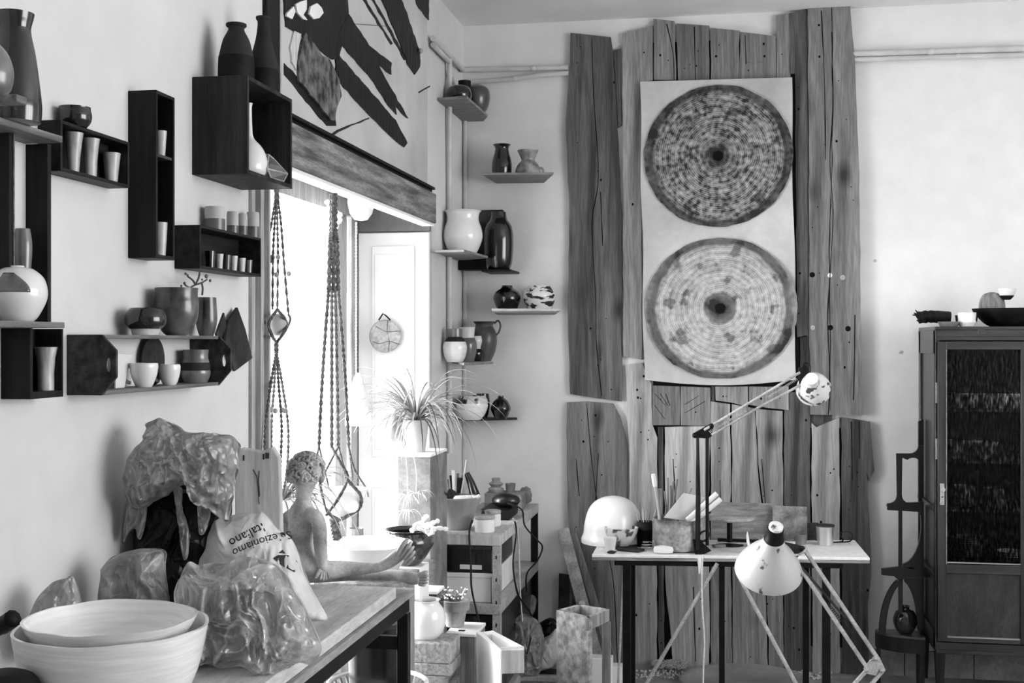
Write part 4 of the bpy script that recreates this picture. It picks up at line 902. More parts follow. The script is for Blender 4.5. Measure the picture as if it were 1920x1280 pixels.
tc_ = thing('perforated_brick', 'pale perforated brick column behind the clay block plinth', 'brick', (tl.x-.09, TY+.33, 0))
mb = MB(); mb.box(tl.x-.12, tl.x-.02, TY+.3, TY+.40, 0, zt-.01); mb.build('block', WHITE, tc_, bevel=.003)
mb = MB()
for k in range(7): z0_ = zt-.03-k*.11; mb.box(tl.x-.095, tl.x-.065, TY+.297, TY+.3, z0_-.075, z0_)
mb.build('slot', BLOCK, tc_)
pc = Vector(((tl.x+tr_.x)/2+.0, TY+.12, zt))
so, b, S = pot('flower_pot', 'pale flower pot holding the big spider plant on the clay plinth', 'pot', 780, [(17, 850), (21, 822), (24, 798), (26, 790)], ('Y', TY+.12), M('pale_pot', .4, .55, sc=8, rough=.7), zb=zt, sm=False)
P = Vector((b.x, b.y, zt+.125)); spp = thing('spider_plant', 'big spider plant with long arching leaves on the clay plinth', 'plant', P)
mb = MB(); leaves(mb, P, 75, .44, 1.35, 11, .011, .85); leaves(mb, P, 40, .32, 1.0, 12, .010, 1.2); mb.build('foliage', LEAF, spp)
mb = MB(); leaves(mb, P, 9, .45, .9, 13, .007, 1.25, (-80, 60)); mb.build('dark_foliage', LEAFD, spp)
mb = MB(); q0 = P; ends_ = [onY(764, 930, TY-.05), onY(780, 925, TY-.05)]
for e_ in ends_: mb.tube(smooth([P, P+Vector((-.02, -.14, .03)), Vector((e_.x, TY-.06, e_.z+.12)), e_], 8), .0014, 5)
mb.build('runner', LROPE, spp)
mb = MB()
for e_, n_ in zip(ends_, (20, 14)): leaves(mb, e_, n_, .1, .5, 21, .005, 1.0)
leaves(mb, ends_[0]-Vector((0, 0, .06)), 14, .09, .3, 23, .0045, 1.0); mb.build('plantlet', LROPE, spp)
pot('grey_vase', 'grey rounded vase standing left of the spider plant pot', 'vase', 744, [(14, 850), (22, 836), (22, 815), (12, 795), (9, 775)], ('Y', TY+.3), GGLZ, zb=zt)

# ================================================================ workbench
BZ, BX = 1.0, -.965
BY0, BY1 = 1.55, 3.49
wb_ = thing('workbench', 'long worktable with pale thick top and black steel frame along the left wall', 'table', ((XL+BX)/2, 2.6, 0))
MB().box(XL+.015, BX, BY0, BY1, BZ-.034, BZ).build('tabletop', BENCH, wb_, bevel=.004)
MB().box(XL+.02, BX+.012, BY0, BY1+.17, BZ-.056, BZ-.035).build('under_board', M('bench_under', .2, .36, sc=5, st=(3, .6, 3), rough=.8, fine=.2), wb_, bevel=.003)
fz = BZ-.057
mb = MB(); mb.box(BX-.035, BX+.0, BY0, BY1+.15, fz-.045, fz); mb.box(XL+.03, XL+.07, BY0, BY1+.15, fz-.045, fz)
for y in (BY0+.05, 2.6, BY1+.08): mb.box(XL+.07, BX-.03, y, y+.04, fz-.05, fz)
mb.build('frame', BLACKM, wb_, bevel=.002)
for (x, y) in ((BX-.035, BY1+.13), (XL+.03, BY1+.13), (BX-.03, BY0+.02), (XL+.03, BY0+.02)): MB().box(x, x+.035, y, y+.035, 0, fz-.05).build('leg', BLACKM, wb_, bevel=.002)
MB().box(XL+.07, BX-.03, BY1+.13, BY1+.15, fz-.16, fz-.12).build('stretcher', BLACKM, wb_)

# nested bowls
def Pz(px, py, zc): return onZ(px, py, zc)
P = Pz(211, 1180, 2.25); S = 2.25/F
pot('serving_bowl', 'larger outer white bowl with wavy rim, front left on the workbench', 'bowl', 211, [(52, 1384), (84, 1372), (128, 1325), (158, 1265), (176, 1180)], ('Z', 2.25), WCERR, zb=BZ+.001, wob=.07, seg=72, t=.006)
pot('serving_bowl', 'smaller inner white bowl nested in the larger wavy bowl', 'bowl', 208, [(40, 1270), (80, 1258), (118, 1215), (145, 1172), (157, 1148)], ('Z', 2.25), WCERR, zb=1.098, wob=.05, seg=72, t=.005)
pot('dark_pot', 'round black pot in the bottom left corner of the bench', 'pot', 8, [(40, 1370), (70, 1330), (76, 1270), (60, 1210), (30, 1192)], ('Z', 2.08), DGLM, zb=BZ+.001, open_=False)
mb = MB(); q = [Pz(-30, 1190, 2.4), Pz(5, 1172, 2.38), Pz(26, 1158, 2.36)]
mb.tube(smooth(q, 6), [.016]*6+[.018]*6+[.012], 10); o = mb.build('pestle', BLACKM); tag(o, 'dark rounded pestle poking in at the far left above the black pot', 'pestle')
# wrapped things
o = inflate([(52, 1160), (70, 1120), (95, 1095), (125, 1084), (136, 1082), (148, 1120), (150, 1200), (130, 1230), (60, 1230), (30, 1200)], (98, 1160), 2.52, .05, 'wrapped_clay', FILM, crump=.010, seed=2, zmin=BZ+.002, xmin=XL+.012, fs=14); tag(o, 'film wrapped lump leaning on the wall behind the bowls', 'wrapped clay', 'clay wrapped in plastic')
o = inflate([(192, 1062), (212, 1044), (250, 1033), (303, 1030), (311, 1060), (316, 1130), (312, 1200), (200, 1200), (186, 1130)], (252, 1110), 2.75, .06, 'wrapped_clay', CLAY, crump=.012, seed=5, zmin=BZ+.002, xmin=XL+.012, fs=16); tag(o, 'squarish block of clay in shiny film, before the black liner bag', 'wrapped clay', 'clay wrapped in plastic')
# black lined bin with crumpled plastic on top
ZL = 3.02
o = inflate([(262, 930), (300, 905), (360, 895), (420, 905), (432, 960), (420, 1050), (405, 1120), (400, 1190), (270, 1190), (262, 1100), (256, 1010)], (340, 1040), ZL, .095, 'bin_bag', BIN, crump=.016, seed=9, zmin=BZ+.002, xmin=XL+.012, fs=11, D2=.08); tag(o, 'tall black plastic liner bag standing behind the wrapped clay', 'bag')
top = thing('plastic_sheet', 'crumpled translucent plastic sheet heaped on the black liner bag', 'plastic sheet', onZ(340, 905, ZL-.02))
inflate([(236, 905), (246, 850), (272, 822), (276, 798), (300, 786), (318, 796), (345, 812), (392, 812), (440, 822), (447, 850), (440, 900), (432, 960), (425, 975), (410, 940), (385, 915), (350, 905), (300, 935), (250, 950), (238, 935)], (335, 868), ZL-.1, .055, 'sheet', FILM, top, crump=.032, seed=14, xmin=XL+.012, fs=21, m=56, D2=.05)
inflate([(242, 925), (262, 935), (274, 945), (272, 975), (262, 1008), (252, 990), (240, 1000), (232, 1016), (236, 960)], (253, 955), ZL-.1, .008, 'corner_tail', FILM, top, crump=.012, seed=15, fs=20, xmin=XL+.012)
inflate([(326, 920), (340, 915), (342, 950), (352, 985), (352, 1040), (343, 1046), (336, 1000), (332, 960)], (341, 975), ZL-.11, .004, 'fold_strip', FILM, top, crump=.01, seed=16, fs=25)
inflate([(370, 925), (394, 930), (392, 970), (384, 998), (374, 998), (370, 965)], (381, 960), ZL-.11, .004, 'fold_strip', FILM, top, crump=.01, seed=17, fs=25)
# pale slab of wood
zc = 3.42; P = [onZ(x, y, zc) for x, y in [(441, 1190), (440, 846), (452, 840), (490, 846), (510, 838), (523, 858), (531, 1190)]]
for p in P: p.z = max(p.z, BZ+.001)
wsb = thing('wooden_slab', 'pale thick wooden slab standing upright behind the plastic bags', 'wood', (P[0]+P[-1])/2)
MB().prism(P, FW*.04).build('slab', LWOOD, wsb, bevel=.004, flat=True)
mb = MB()
for (x, y) in ((457, 858), (494, 856), (499, 854), (503, 854)): q = onZ(x, y, zc-.001); mb.obb(q, (.004, .001, .016), Matrix.Rotation(YAW, 3, 'Z'))
for pts in ([(475, 880), (482, 895), (484, 920), (486, 945)], [(486, 882), (485, 900), (487, 930)]): mb.tube([onZ(x, y, zc-.001) for x, y in pts], .0012, 4)
mb.build('ink_marks', INK, wsb)
# printed sack
sk = thing('plastic_sack', 'white printed shopping sack with upside down lettering', 'bag', (onZ(490, 1180, 3.02).x, onZ(490, 1180, 3.02).y, BZ))
sackm = inflate([(383, 990), (400, 972), (430, 968), (455, 962), (478, 961), (495, 961), (520, 990), (545, 1010), (562, 1040), (574, 1078), (590, 1110), (616, 1158), (600, 1165), (560, 1160), (500, 1180), (420, 1185), (385, 1150), (375, 1100), (365, 1060)], (480, 1080), 2.98, .075, 'sack', SACK, sk, crump=.014, seed=22, zmin=BZ+.002, fs=11, m=34, D2=.04)
from mathutils.bvhtree import BVHTree
def stamp(parent, target, name, polys, mat, zc, lab=None):
    """lettering / print laid on the folded surface as seen from the room"""
    bv = BVHTree.FromPolygons([v.co+wloc(target) for v in target.data.vertices], [tuple(p.vertices) for p in target.data.polygons])
    mb = MB()
    for vs, fs in polys:
        out = []
        for (x, y) in vs:
            p = onZ(x, y, zc-.4); h = bv.ray_cast(p, (onZ(x, y, zc)-p).normalized())[0]
            out.append((h if h is not None else onZ(x, y, zc))-FW*.0012)
        mb.add(out, fs)
    q = mb.build(name, mat, parent, merge=False, flat=True)
    if lab: q['label'] = lab
def text_polys(body, cx, cy, size, ang, arc=0, italic=False):
    cu = bpy.data.curves.new('t', 'FONT'); cu.body = body; cu.align_x = 'CENTER'; cu.align_y = 'CENTER'; cu.size = size; cu.resolution_u = 2
    if italic: cu.shear = .25
    ob = bpy.data.objects.new('t', cu); C.objects.link(ob); dg = bpy.context.evaluated_depsgraph_get(); me = ob.evaluated_get(dg).to_mesh()
    bm = bmesh.new(); bm.from_mesh(me); bmesh.ops.triangulate(bm, faces=bm.faces[:]); 
    bm.verts.index_update(); a = R(ang); vs = []
    for v in bm.verts:
        x, y = v.co.x, v.co.y + arc*v.co.x*v.co.x; vs.append((cx+(x*math.cos(a)-y*math.sin(a)), cy-(x*math.sin(a)+y*math.cos(a))))
    fs = [tuple(v.index for v in f.verts) for f in bm.faces]; bm.free(); ob.evaluated_get(dg).to_mesh_clear(); bpy.data.objects.remove(ob); return vs, fs
bpy.context.view_layer.update()
stamp(sk, sackm, 'lettering', [text_polys('Italiano', 463, 1002, 25, 207), text_polys('Selezioniamo', 490, 1014, 22, 198, .0016)], INK, 2.9, 'dark upside down lettering')
ell = lambda cx, cy, rx, ry, a0=0, n_=20: ([(cx+rx*math.cos(t)*math.cos(a0)-ry*math.sin(t)*math.sin(a0), cy+rx*math.cos(t)*math.sin(a0)+ry*math.sin(t)*math.cos(a0)) for t in [2*math.pi*k/n_ for k in range(n_)]], [tuple(range(n_))])
stamp(sk, sackm, 'printed_emblem', [([(512, 1046), (522, 1040), (540, 1040), (556, 1050), (563, 1064), (565, 1072), (552, 1072), (540, 1066), (526, 1058)], [(0, 1, 8), (1, 2, 8), (2, 7, 8), (2, 3, 7), (3, 6, 7), (3, 4, 6), (4, 5, 6)]), ([(522, 1036), (530, 1030), (536, 1037)], [(0, 1, 2)])], SLABD, 2.9, 'dark round printed emblem')
# clear bag with dark contents
cbg = thing('clear_plastic_bag', 'large clear crumpled polythene bag with dark clay inside, front of bench', 'bag', (onZ(460, 1240, 2.72).x, onZ(460, 1240, 2.72).y, BZ))
inflate([(328, 1110), (336, 1080), (358, 1054), (390, 1060), (440, 1050), (500, 1052), (530, 1080), (560, 1130), (590, 1185), (600, 1215), (592, 1240), (560, 1240), (530, 1262), (500, 1268), (470, 1250), (400, 1248), (350, 1235), (335, 1180)], (455, 1160), 2.72, .085, 'bag_film', PLAST, cbg, crump=.034, seed=31, zmin=BZ+.003, fs=14, m=52, D2=.08)
inflate([(345, 1150), (360, 1120), (420, 1105), (500, 1110), (540, 1150), (545, 1200), (520, 1232), (420, 1240), (350, 1232)], (445, 1175), 2.74, .05, 'clay_slabs', M('bag_clay', .03, .12, sc=9, rough=.6, bump=.4), cbg, crump=.012, seed=33, zmin=BZ+.005, fs=9, m=16, D2=.045)

# ================================================================ terracotta seated figure (sculpture)
def skin_body(name, nodes, edges, mat, parent, root=0, sub=2, loc=None):
    loc = loc or nodes[0][0]
    me = bpy.data.meshes.new(name); me.from_pydata([n[0]-loc for n in nodes], edges, []); o = bpy.data.objects.new(name, me); C.objects.link(o)
    o.parent = parent; o.location = loc-wloc(parent); me.materials.append(mat)
    m = o.modifiers.new('skin', 'SKIN'); m.use_smooth_shade = True; m.branch_smoothing = .2
    for i, n in enumerate(nodes):
        sv = me.skin_vertices[0].data[i]; r = n[1]; sv.radius = r if isinstance(r, tuple) else (r, r); sv.use_root = (i == root)
    s_ = o.modifiers.new('sub', 'SUBSURF'); s_.levels = sub; s_.render_levels = sub
    return o
ZF = 3.72
fig = thing('seated_sculpture', 'terracotta sculpture of a seated curly haired figure, legs stretched out on the bench end', 'sculpture', (onZ(572, 1080, ZF).x, onZ(572, 1080, ZF).y, BZ))
q = lambda x, y, dz=0: onZ(x, y, ZF+dz)
nd = [(q(566, 1068), .048), (q(563, 1035), .040), (q(563, 1000), .046), (q(566, 968), .034), (q(569, 938), .023), (q(571, 920), .027), (q(573, 892), .047), (q(575, 866), .03),   # 0-7 trunk, neck, head
      (q(594, 966, -.055), .024), (q(600, 990, -.057), .023), (q(600, 1020, -.05), .021), (q(604, 1052, -.04), .0185), (q(606, 1070, -.035), .016),                 # 8-12 near arm
      (q(538, 968, .065), .023), (q(534, 1000, .06), .019), (q(530, 1045, .05), .014),                                                          # 13-15 far arm
      (q(590, 1072, -.02), .036), (q(640, 1066, .0), .028), (q(672, 1066, .0), .021), (q(705, 1064, .0), .016), (q(728, 1056, .0), .02), (q(745, 1042, .0), .022), (q(760, 1032, .0), .02),  # 16-22 near leg, foot up
      (q(590, 1074, .08), .034), (q(650, 1074, .1), .026), (q(700, 1078, .06), .018), (q(745, 1078, .02), .018), (q(772, 1084, -.02), .022), (q(792, 1086, -.03), .017)]   # 23-28 far leg
ed = [(0, 1), (1, 2), (2, 3), (3, 4), (4, 5), (5, 6), (6, 7), (3, 8), (8, 9), (9, 10), (10, 11), (11, 12), (3, 13), (13, 14), (14, 15), (0, 16), (16, 17), (17, 18), (18, 19), (19, 20), (20, 21), (21, 22),
      (0, 23), (23, 24), (24, 25), (25, 26), (26, 27), (27, 28)]
def fingers(base, dirs, r, ln):
    b = len(nd)
    for k, d in enumerate(dirs):
        nd.append((d[0], r*(1.15 if k == 0 else 1))); nd.append((d[1], r*.8)); ed.append((base, b+2*k)); ed.append((b+2*k, b+2*k+1))
body = skin_body('body', nd, ed, TERRAS, fig)
def digits(pairs, r):
    mb = MB()
    for k, (a, m_, b) in enumerate(pairs):
        rr_ = r*(1.35 if k == 0 else 1-.05*k); mb.tube(smooth([a, m_, b], 4), [rr_]*6+[rr_*.9, rr_*.8, rr_*.45], 8); mb.ball(b, rr_*.75, 1)
    return mb
digits([(q(744, 1042, -.012), q(756, 1022, -.016), q(763, 1012, -.014)), (q(752, 1044, -.014), q(764, 1026, -.02), q(770, 1017, -.018)), (q(757, 1048, -.016), q(769, 1032, -.022), q(775, 1025, -.02)),
        (q(760, 1052, -.016), q(772, 1040, -.022), q(777, 1034, -.02)), (q(762, 1058, -.014), q(773, 1048, -.02), q(777, 1044, -.018))], .0066).build('toes', TERRAS, fig)
digits([(q(784, 1078, -.045), q(796, 1074, -.05), q(801, 1072, -.05)), (q(786, 1083, -.045), q(798, 1080, -.05), q(803, 1079, -.05)), (q(787, 1087, -.045), q(798, 1086, -.05), q(803, 1086, -.05)),
        (q(786, 1091, -.045), q(797, 1092, -.05), q(801, 1092, -.05)), (q(785, 1095, -.045), q(793, 1097, -.05), q(797, 1097, -.05))], .0052).build('toes', TERRAS, fig)
digits([(q(600, 1068, -.045), q(596, 1076, -.06), q(592, 1082, -.065)), (q(603, 1070, -.045), q(602, 1080, -.06), q(600, 1086, -.062)), (q(606, 1070, -.04), q(607, 1081, -.055), q(606, 1087, -.058)),
        (q(609, 1069, -.035), q(611, 1080, -.05), q(611, 1086, -.052)), (q(611, 1067, -.03), q(615, 1077, -.04), q(617, 1083, -.042))], .0045).build('fingers', TERRAS, fig)
mb = MB(); r_ = random.Random(4); hc = q(575, 886, 0)
for k in range(150):
    a = r_.uniform(0, 2*math.pi); e = math.asin(r_.uniform(-.35, 1)); d = Vector((math.cos(a)*math.cos(e), math.sin(a)*math.cos(e), math.sin(e)))
    if d.x > .75 and d.z < .45: continue
    c = hc+Vector((d.x*.052, d.y*.052, d.z*.056)); t1 = d.cross(Vector((r_.uniform(-1, 1), r_.uniform(-1, 1), r_.uniform(-1, 1)))).normalized(); t2 = d.cross(t1); rr_ = r_.uniform(.007, .011)
    mb.tube([c+t1*math.cos(u)*rr_+t2*math.sin(u)*rr_+d*(u*.0012) for u in [k2*.75 for k2 in range(9)]], .0042, 6)
mb.ball(hc+Vector((-.004, 0, .004)), (.049, .05, .052), 3); mb.build('curly_hair', TERRAS, fig)
mb = MB(); f_ = Vector((1, .15, 0)).normalized(); hd = q(574, 896, 0)+Vector((.004, 0, 0))
mb.ball(hd+f_*.043+Vector((0, 0, -.004)), (.009, .006, .012), 2); mb.ball(hd+f_*.039+Vector((0, 0, -.022)), (.005, .013, .004), 2)
sd = Vector((-f_.y, f_.x, 0))
for s_ in (-1, 1): mb.ball(hd+f_*.038+sd*.015*s_+Vector((0, 0, .008)), (.005, .008, .005), 2); mb.ball(hd+sd*.043*s_, (.008, .004, .012), 2)
mb.build('face', TERRAS, fig)

# ================================================================ behind the bench: basin on a stool, vases, pots
P = onZ(690, 1078, 4.35); bz = P.z
st_ = thing('work_stool', 'tall plain stool supporting the white basin behind the bench', 'stool', (P.x, P.y, 0))
MB().box(P.x-.15, P.x+.15, P.y-.15, P.y+.15, bz-.025, bz).build('seat', MWOOD, st_, bevel=.003)
for (sx, sy) in ((-1, -1), (-1, 1), (1, -1), (1, 1)): MB().box(P.x+sx*.12-.015, P.x+sx*.12+.015, P.y+sy*.12-.015, P.y+sy*.12+.015, 0, bz-.025).build('leg', MWOOD, st_)
pot('basin', 'wide white oval basin behind the sculpture legs', 'basin', 688, [(48, 1078), (58, 1068), (76, 1040), (84, 1022), (86, 1017)], ('Z', 4.35), WCER, zb=bz, t=.008, wob=.03, seg=56)
pot('grooved_vase', 'small grooved wooden looking vase behind the basin', 'vase', 668, [(17, 1030), (15, 1005), (13, 985), (14, 978)], ('Z', 4.75), MWOOD, zb=bz-.001)
P = onZ(668, 1030, 4.75); o = MB().box(P.x-.09, P.x+.09, P.y-.09, P.y+.09, 0, bz-.002).build('crate', MWOODX, bevel=.004); tag(o, 'upright wooden crate behind the basin stool, under the grooved vase', 'crate')
P = onZ(768, 1058, 4.72); S = 4.72/F; wz = P.z
o = MB().obb((P.x-.01, P.y, wz/2), (.14, .14, wz), None).build('plinth', WHITE, bevel=.004); tag(o, 'white block plinth under the round dark cauldron', 'plinth')
pot('cauldron', 'round glossy dark ceramic cauldron full of white coral pieces', 'pot', 766, [(20, 1058), (30, 1048), (46, 1022), (46, 1008), (40, 998), (47, 992)], ('Z', 4.72), GGLZ if False else M('cauldron_glaze', .012, .05, sc=10, rough=.2, coat=.6), zb=wz+.001)
cs = [((778, 994), (790, 985), (796, 972), (801, 970)), ((770, 996), (790, 990), (806, 984), (822, 978)), ((785, 992), (806, 1000), (818, 992), (838, 994)), ((772, 998), (783, 983), (800, 988)), ((800, 990), (803, 1002), (812, 998), (808, 985))]
for k, c_ in enumerate(cs):
    o = MB().tube(smooth([onZ(x, y-2, 4.70-.03*k+(.02 if i % 2 else -.01)) for i, (x, y) in enumerate(c_)], 5), [.008+.0025*math.sin(i*2.3) for i in range((len(c_)-1)*5+1)], 7).build('coral_branch', CORAL)
    tag(o, ['white coral twig pointing straight up out of the cauldron', 'long straight white coral branch over the cauldron rim', 'longest white coral branch, reaching right over the wooden rack', 'short curled white coral branch at the cauldron mouth', 'small looped white coral piece on the cauldron rim'][k], 'coral', 'coral pieces in the cauldron')
P = onZ(798, 1075, 5.16); o = MB().obb((P.x, P.y, onZ(795, 1048, 5.16).z/2), (.085, .07, onZ(795, 1048, 5.16).z), Matrix.Rotation(.3, 3, 'Z')).build('stone_post', BLOCK, bevel=.01); tag(o, 'rough grey post between the cauldron and the steel rack', 'post')
# black block with pale top
p = onZ(790, 1112, 4.85)
o = thing('display_block', 'low dark block with a white top at the end of the bench', 'block', (p.x-.03, p.y, 0)); zt_b = onZ(793, 1103, 4.85).z
MB().obb((p.x+.015, p.y+.01, (zt_b-.01)/2), (.12, .12, zt_b-.01), None).build('body', BLACK, o, bevel=.002)
MB().obb((p.x+.015, p.y+.01, zt_b-.005), (.122, .122, .01), None).build('top', WHITE, o)
# bucket
bk = None
o, b, S = pot('bucket', 'black plastic bucket with glossy lid under the bench end', 'bucket', 708, [(48, 1372), (52, 1300), (57, 1198), (58, 1188)], ('Z', 3.95), BLACK, sm=False, open_=False, parts='bucket_body')
bk = o; zt_ = b.z+(1372-1188)*S
MB().lathe([(60*S, 0), (62*S, .004), (62*S, .02), (57*S, .026), (54*S, .03), (50*S, .028), (2*S, .030)], (b.x, b.y, zt_), 48, open_=False).build('lid', BLACK, bk)
MB().tube([Vector((b.x, b.y, zt_-.012))+RT*(60*S*math.cos(t))-FW*(60*S*math.sin(t))+Vector((0, 0, .05*math.sin(t)*0)) for t in [math.pi*k/20-.0 for k in range(21)]], .0025, 6).build('handle', BLACKM, bk)
zz = b.z; o = MB().box(b.x-.14, b.x+.14, b.y-.12, b.y+.12, 0, zz-.001).build('low_crate', MWOOD, bevel=.004); tag(o, 'low wooden crate on the floor carrying the black bucket', 'crate')
bs = thing('wicker_basket', 'round pale wicker basket around the foot of the black bucket', 'basket', (b.x, b.y, zz)); cxx = Vector((b.x, b.y, zz+.012))
mb = MB()
for k in range(34):
    a = 2*math.pi*k/34; d = Vector((math.cos(a), math.sin(a), 0)); mb.tube([cxx+d*.115, cxx+d*.135+Vector((0, 0, .09)), cxx+d*.155+Vector((0, 0, .14))], .005, 5)
mb.build('stakes', LWOOD, bs)
mb = MB()
for z_, r1 in ((0, .115), (.035, .122), (.07, .13), (.105, .142), (.145, .158)): mb.tube([cxx+Vector((math.cos(a)*r1, math.sin(a)*r1, z_)) for a in [2*math.pi*k/40 for k in range(41)]], .008, 6)
mb.build('rim', WHITE, bs)
MB().lathe([(.115, 0), (.115, .01)], cxx-Vector((0, 0, .011)), 30, open_=False).build('base', LWOOD, bs)
bk.location.z += .014
# pumice block stack
p0 = onZ(770, 1200, 4.55); p1 = onZ(847, 1205, 4.55); zt_ = onZ(808, 1204, 4.55).z; dd = RT*.0
zz = zt_
for k, (h, w0, w1) in enumerate([(.075, 0, 0), (.045, .0, .004), (.04, 0, -.02), (.05, 0, .0), (.08, 0, .004), (.1, 0, -.004), (.09, 0, 0), (.085, 0, 0)]):
    if zz-h < 0: h = zz
    o = MB().box(p0.x+w0, p1.x+w1, p0.y, p0.y+.17, zz-h+.001, zz).build('pumice_block', FOAM, bevel=.004)
    tag(o, 'porous grey block, %s of the stack under the round white vase' % ['topmost', 'second from the top', 'third from the top', 'fourth from the top', 'fifth from the top', 'sixth from the top', 'seventh from the top', 'lowest'][k], 'block', 'stack of porous blocks'); zz -= h
    if zz <= .005: break
pot('round_vase', 'round white bellied vase on the stack of porous blocks', 'vase', 798, [(24, 1200), (32, 1190), (38, 1168), (34, 1148), (26, 1137), (25, 1131), (28, 1129)], ('Y', p0.y+.085), WCER, zb=zt_+.001)
# wooden crate with flower pot
p0 = onZ(838, 1182, 4.85); p1 = onZ(893, 1182, 4.85); zt_ = onZ(865, 1186, 4.85).z
cr = thing('tall_crate', 'tall wooden crate with pale top and a finger slot', 'crate', ((p0.x+p1.x)/2, p0.y+.1, 0))
MB().box(p0.x, p1.x, p0.y, p0.y+.2, 0, zt_-.012).build('body', MWOOD, cr, bevel=.003)
MB().box(p0.x-.006, p1.x+.003, p0.y-.006, p0.y+.2, zt_-.012, zt_).build('top', WHITE, cr, bevel=.002)
MB().box((p0.x+p1.x)/2-.02, (p0.x+p1.x)/2+.006, p0.y+.035, p0.y+.055, zt_, zt_+.0015).build('slot', HOLE, cr)
o, b, S = pot('flower_pot', 'small terracotta flower pot with a low flowering plant', 'pot', 853, [(17, 1181), (22, 1152), (22, 1151), (27, 1150), (29, 1132), (27, 1131)], ('Y', p0.y+.12), TERRA, zb=zt_+.001, sm=False)
P = Vector((b.x, b.y, b.z+45*S)); pl_ = thing('seedling_plant', 'low plant with tiny white flowers in the small terracotta pot', 'plant', P)
st = MB(); fl_ = MB(); r_ = random.Random(8)
for k in range(38):
    a = r_.uniform(0, 6.28); l = r_.uniform(.02, .055); e = P+Vector((math.cos(a)*l, math.sin(a)*l, r_.uniform(.012, .055))); st.tube([P+Vector((math.cos(a)*l*.3, math.sin(a)*l*.3, -.005)), P+Vector((math.cos(a)*l*.7, math.sin(a)*l*.7, .02)), e], .0013, 4); fl_.ball(e, r_.uniform(.003, .006), 1)
st.build('stems', LEAFD, pl_); fl_.build('flowers', PAPER, pl_)
# white angular block
p = lambda x, y, z_: onH(x, y, z_)
zt_ = .60
ub = thing('channel_block', 'white U shaped plaster channel block standing on end', 'block', (onH(935, 1210, zt_).x, onH(935, 1210, zt_).y, 0))
A = [onH(x, y, zt_) for x, y in [(893, 1184), (924, 1181), (983, 1213), (983, 1219), (940, 1219)]]
MB().prism([onH(x, y, zt_) for x, y in [(893, 1184), (905, 1184), (941, 1218), (938, 1222)]], (0, 0, -zt_)).build('side_wall', WHITE, ub, bevel=.002, flat=True)
MB().prism([onH(x, y, zt_) for x, y in [(938, 1212), (980, 1211), (983, 1218), (940, 1219)]], (0, 0, -.085)).build('lower_rim', LWOOD, ub, bevel=.002, flat=True)
MB().prism([onH(x, y, zt_) for x, y in [(905, 1184), (924, 1181), (983, 1212), (968, 1212), (922, 1188), (911, 1188)]], (0, 0, -.07)).build('far_rim', WHITE, ub, bevel=.002, flat=True)
MB().prism([onH(x, y, zt_-.08) for x, y in [(905, 1190), (924, 1188), (950, 1212), (940, 1219)]], (0, 0, -.5)).build('inner_core', BODY, ub, flat=True)

# ================================================================ steel rack
RX0, RX1, RY0, RY1, RZ = -1.30, -1.0, 5.33, 6.42, .865
rk = thing('steel_rack', 'slotted steel shelving rack in the corner, loaded with pots and boxes', 'shelving', ((RX0+RX1)/2, (RY0+RY1)/2, 0))
for (x, y) in ((RX0, RY0), (RX1-.035, RY0), (RX0, RY1-.035), (RX1-.035, RY1-.035)):
    mb = MB(); mb.box(x, x+.035, y, y+.003, 0, RZ-.02); xx = x if x < -1.1 else x+.032; mb.box(xx, xx+.003, y+.003, y+.035, 0, RZ-.02)
    for k in range(8): mb.box(x+.014, x+.02, y-.0008, y, .06+k*.1, .075+k*.1, 1)
    mb.build('post', [STEEL if y < 6 else BLACKM, HOLE], rk)
for z_ in (RZ-.001, .56, .12):
    mb = MB(); mb.box(RX0, RX1, RY0-.002, RY1, z_-.008, z_); mb.box(RX0, RX1, RY0-.004, RY0, z_-.045, z_); mb.box(RX1-.002, RX1+.001, RY0, RY1, z_-.045, z_)
    mb.build('shelf', LWOOD if z_ > .8 else STEEL, rk, bevel=.001)
o = MB().box(RX0+.03, RX1-.02, RY0+.06, RY1-.1, .121, .50).build('shade_box', BLACK, bevel=.01); tag(o, 'big black box filling the lowest shelf of the steel rack', 'box')  # dark shade under the rack, put in as a solid black box
# crates on the middle shelf
def bin_(name, label, cat, x0, x1, y0, y1, z0, z1, mat, th=.006, handle=None, group=None):
    root = thing(name, label, cat, ((x0+x1)/2, (y0+y1)/2, z0), group)
    mb = MB(); mb.box(x0, x1, y0, y0+th, z0, z1); mb.box(x0, x1, y1-th, y1, z0, z1); mb.box(x0, x0+th, y0, y1, z0, z1); mb.box(x1-th, x1, y0, y1, z0, z1); mb.box(x0, x1, y0, y1, z0, z0+th)
    mb.build('walls', mat, root, bevel=.003)
    mb = MB(); mb.box(x0-.006, x1+.006, y0-.006, y0+.002, z1-.02, z1); mb.box(x1-.002, x1+.006, y0, y1, z1-.02, z1); mb.box(x0-.006, x0+.002, y0, y1, z1-.02, z1); mb.box(x0, x1, y1-.002, y1+.006, z1-.02, z1)
    mb.build('rim', mat, root, bevel=.002); return root
bin_('storage_bin', 'white plastic storage bin on the middle shelf of the steel rack', 'bin', RX0+.045, RX1-.045, RY0+.03, RY1-.5, .562, .69, WHITE)
bc = bin_('storage_crate', 'black plastic crate stacked above the white bin in the rack', 'crate', RX0+.045, RX1-.05, RY0+.04, RY1-.5, .692, .81, BLACK)
MB().box(-1.16, -1.09, RY0+.032, RY0+.036, .765, .79).build('label_plate', BODY, bc); MB().box(-1.19, -1.09, RY0+.032, RY0+.036, .705, .725).build('paper_note', PAPER, bc)
zR = RZ
o, b, S = pot('mixing_bowl', 'large glazed clay mixing bowl at the front of the steel rack', 'bowl', 858, [(24, 1002), (28, 990), (38, 962), (43, 948), (44, 944), (42, 942)], ('Y', RY0+.17), M('clay_bowl', .2, .3, sc=8, rough=.4, coat=.3), zb=zR, t=.006, sm=False)
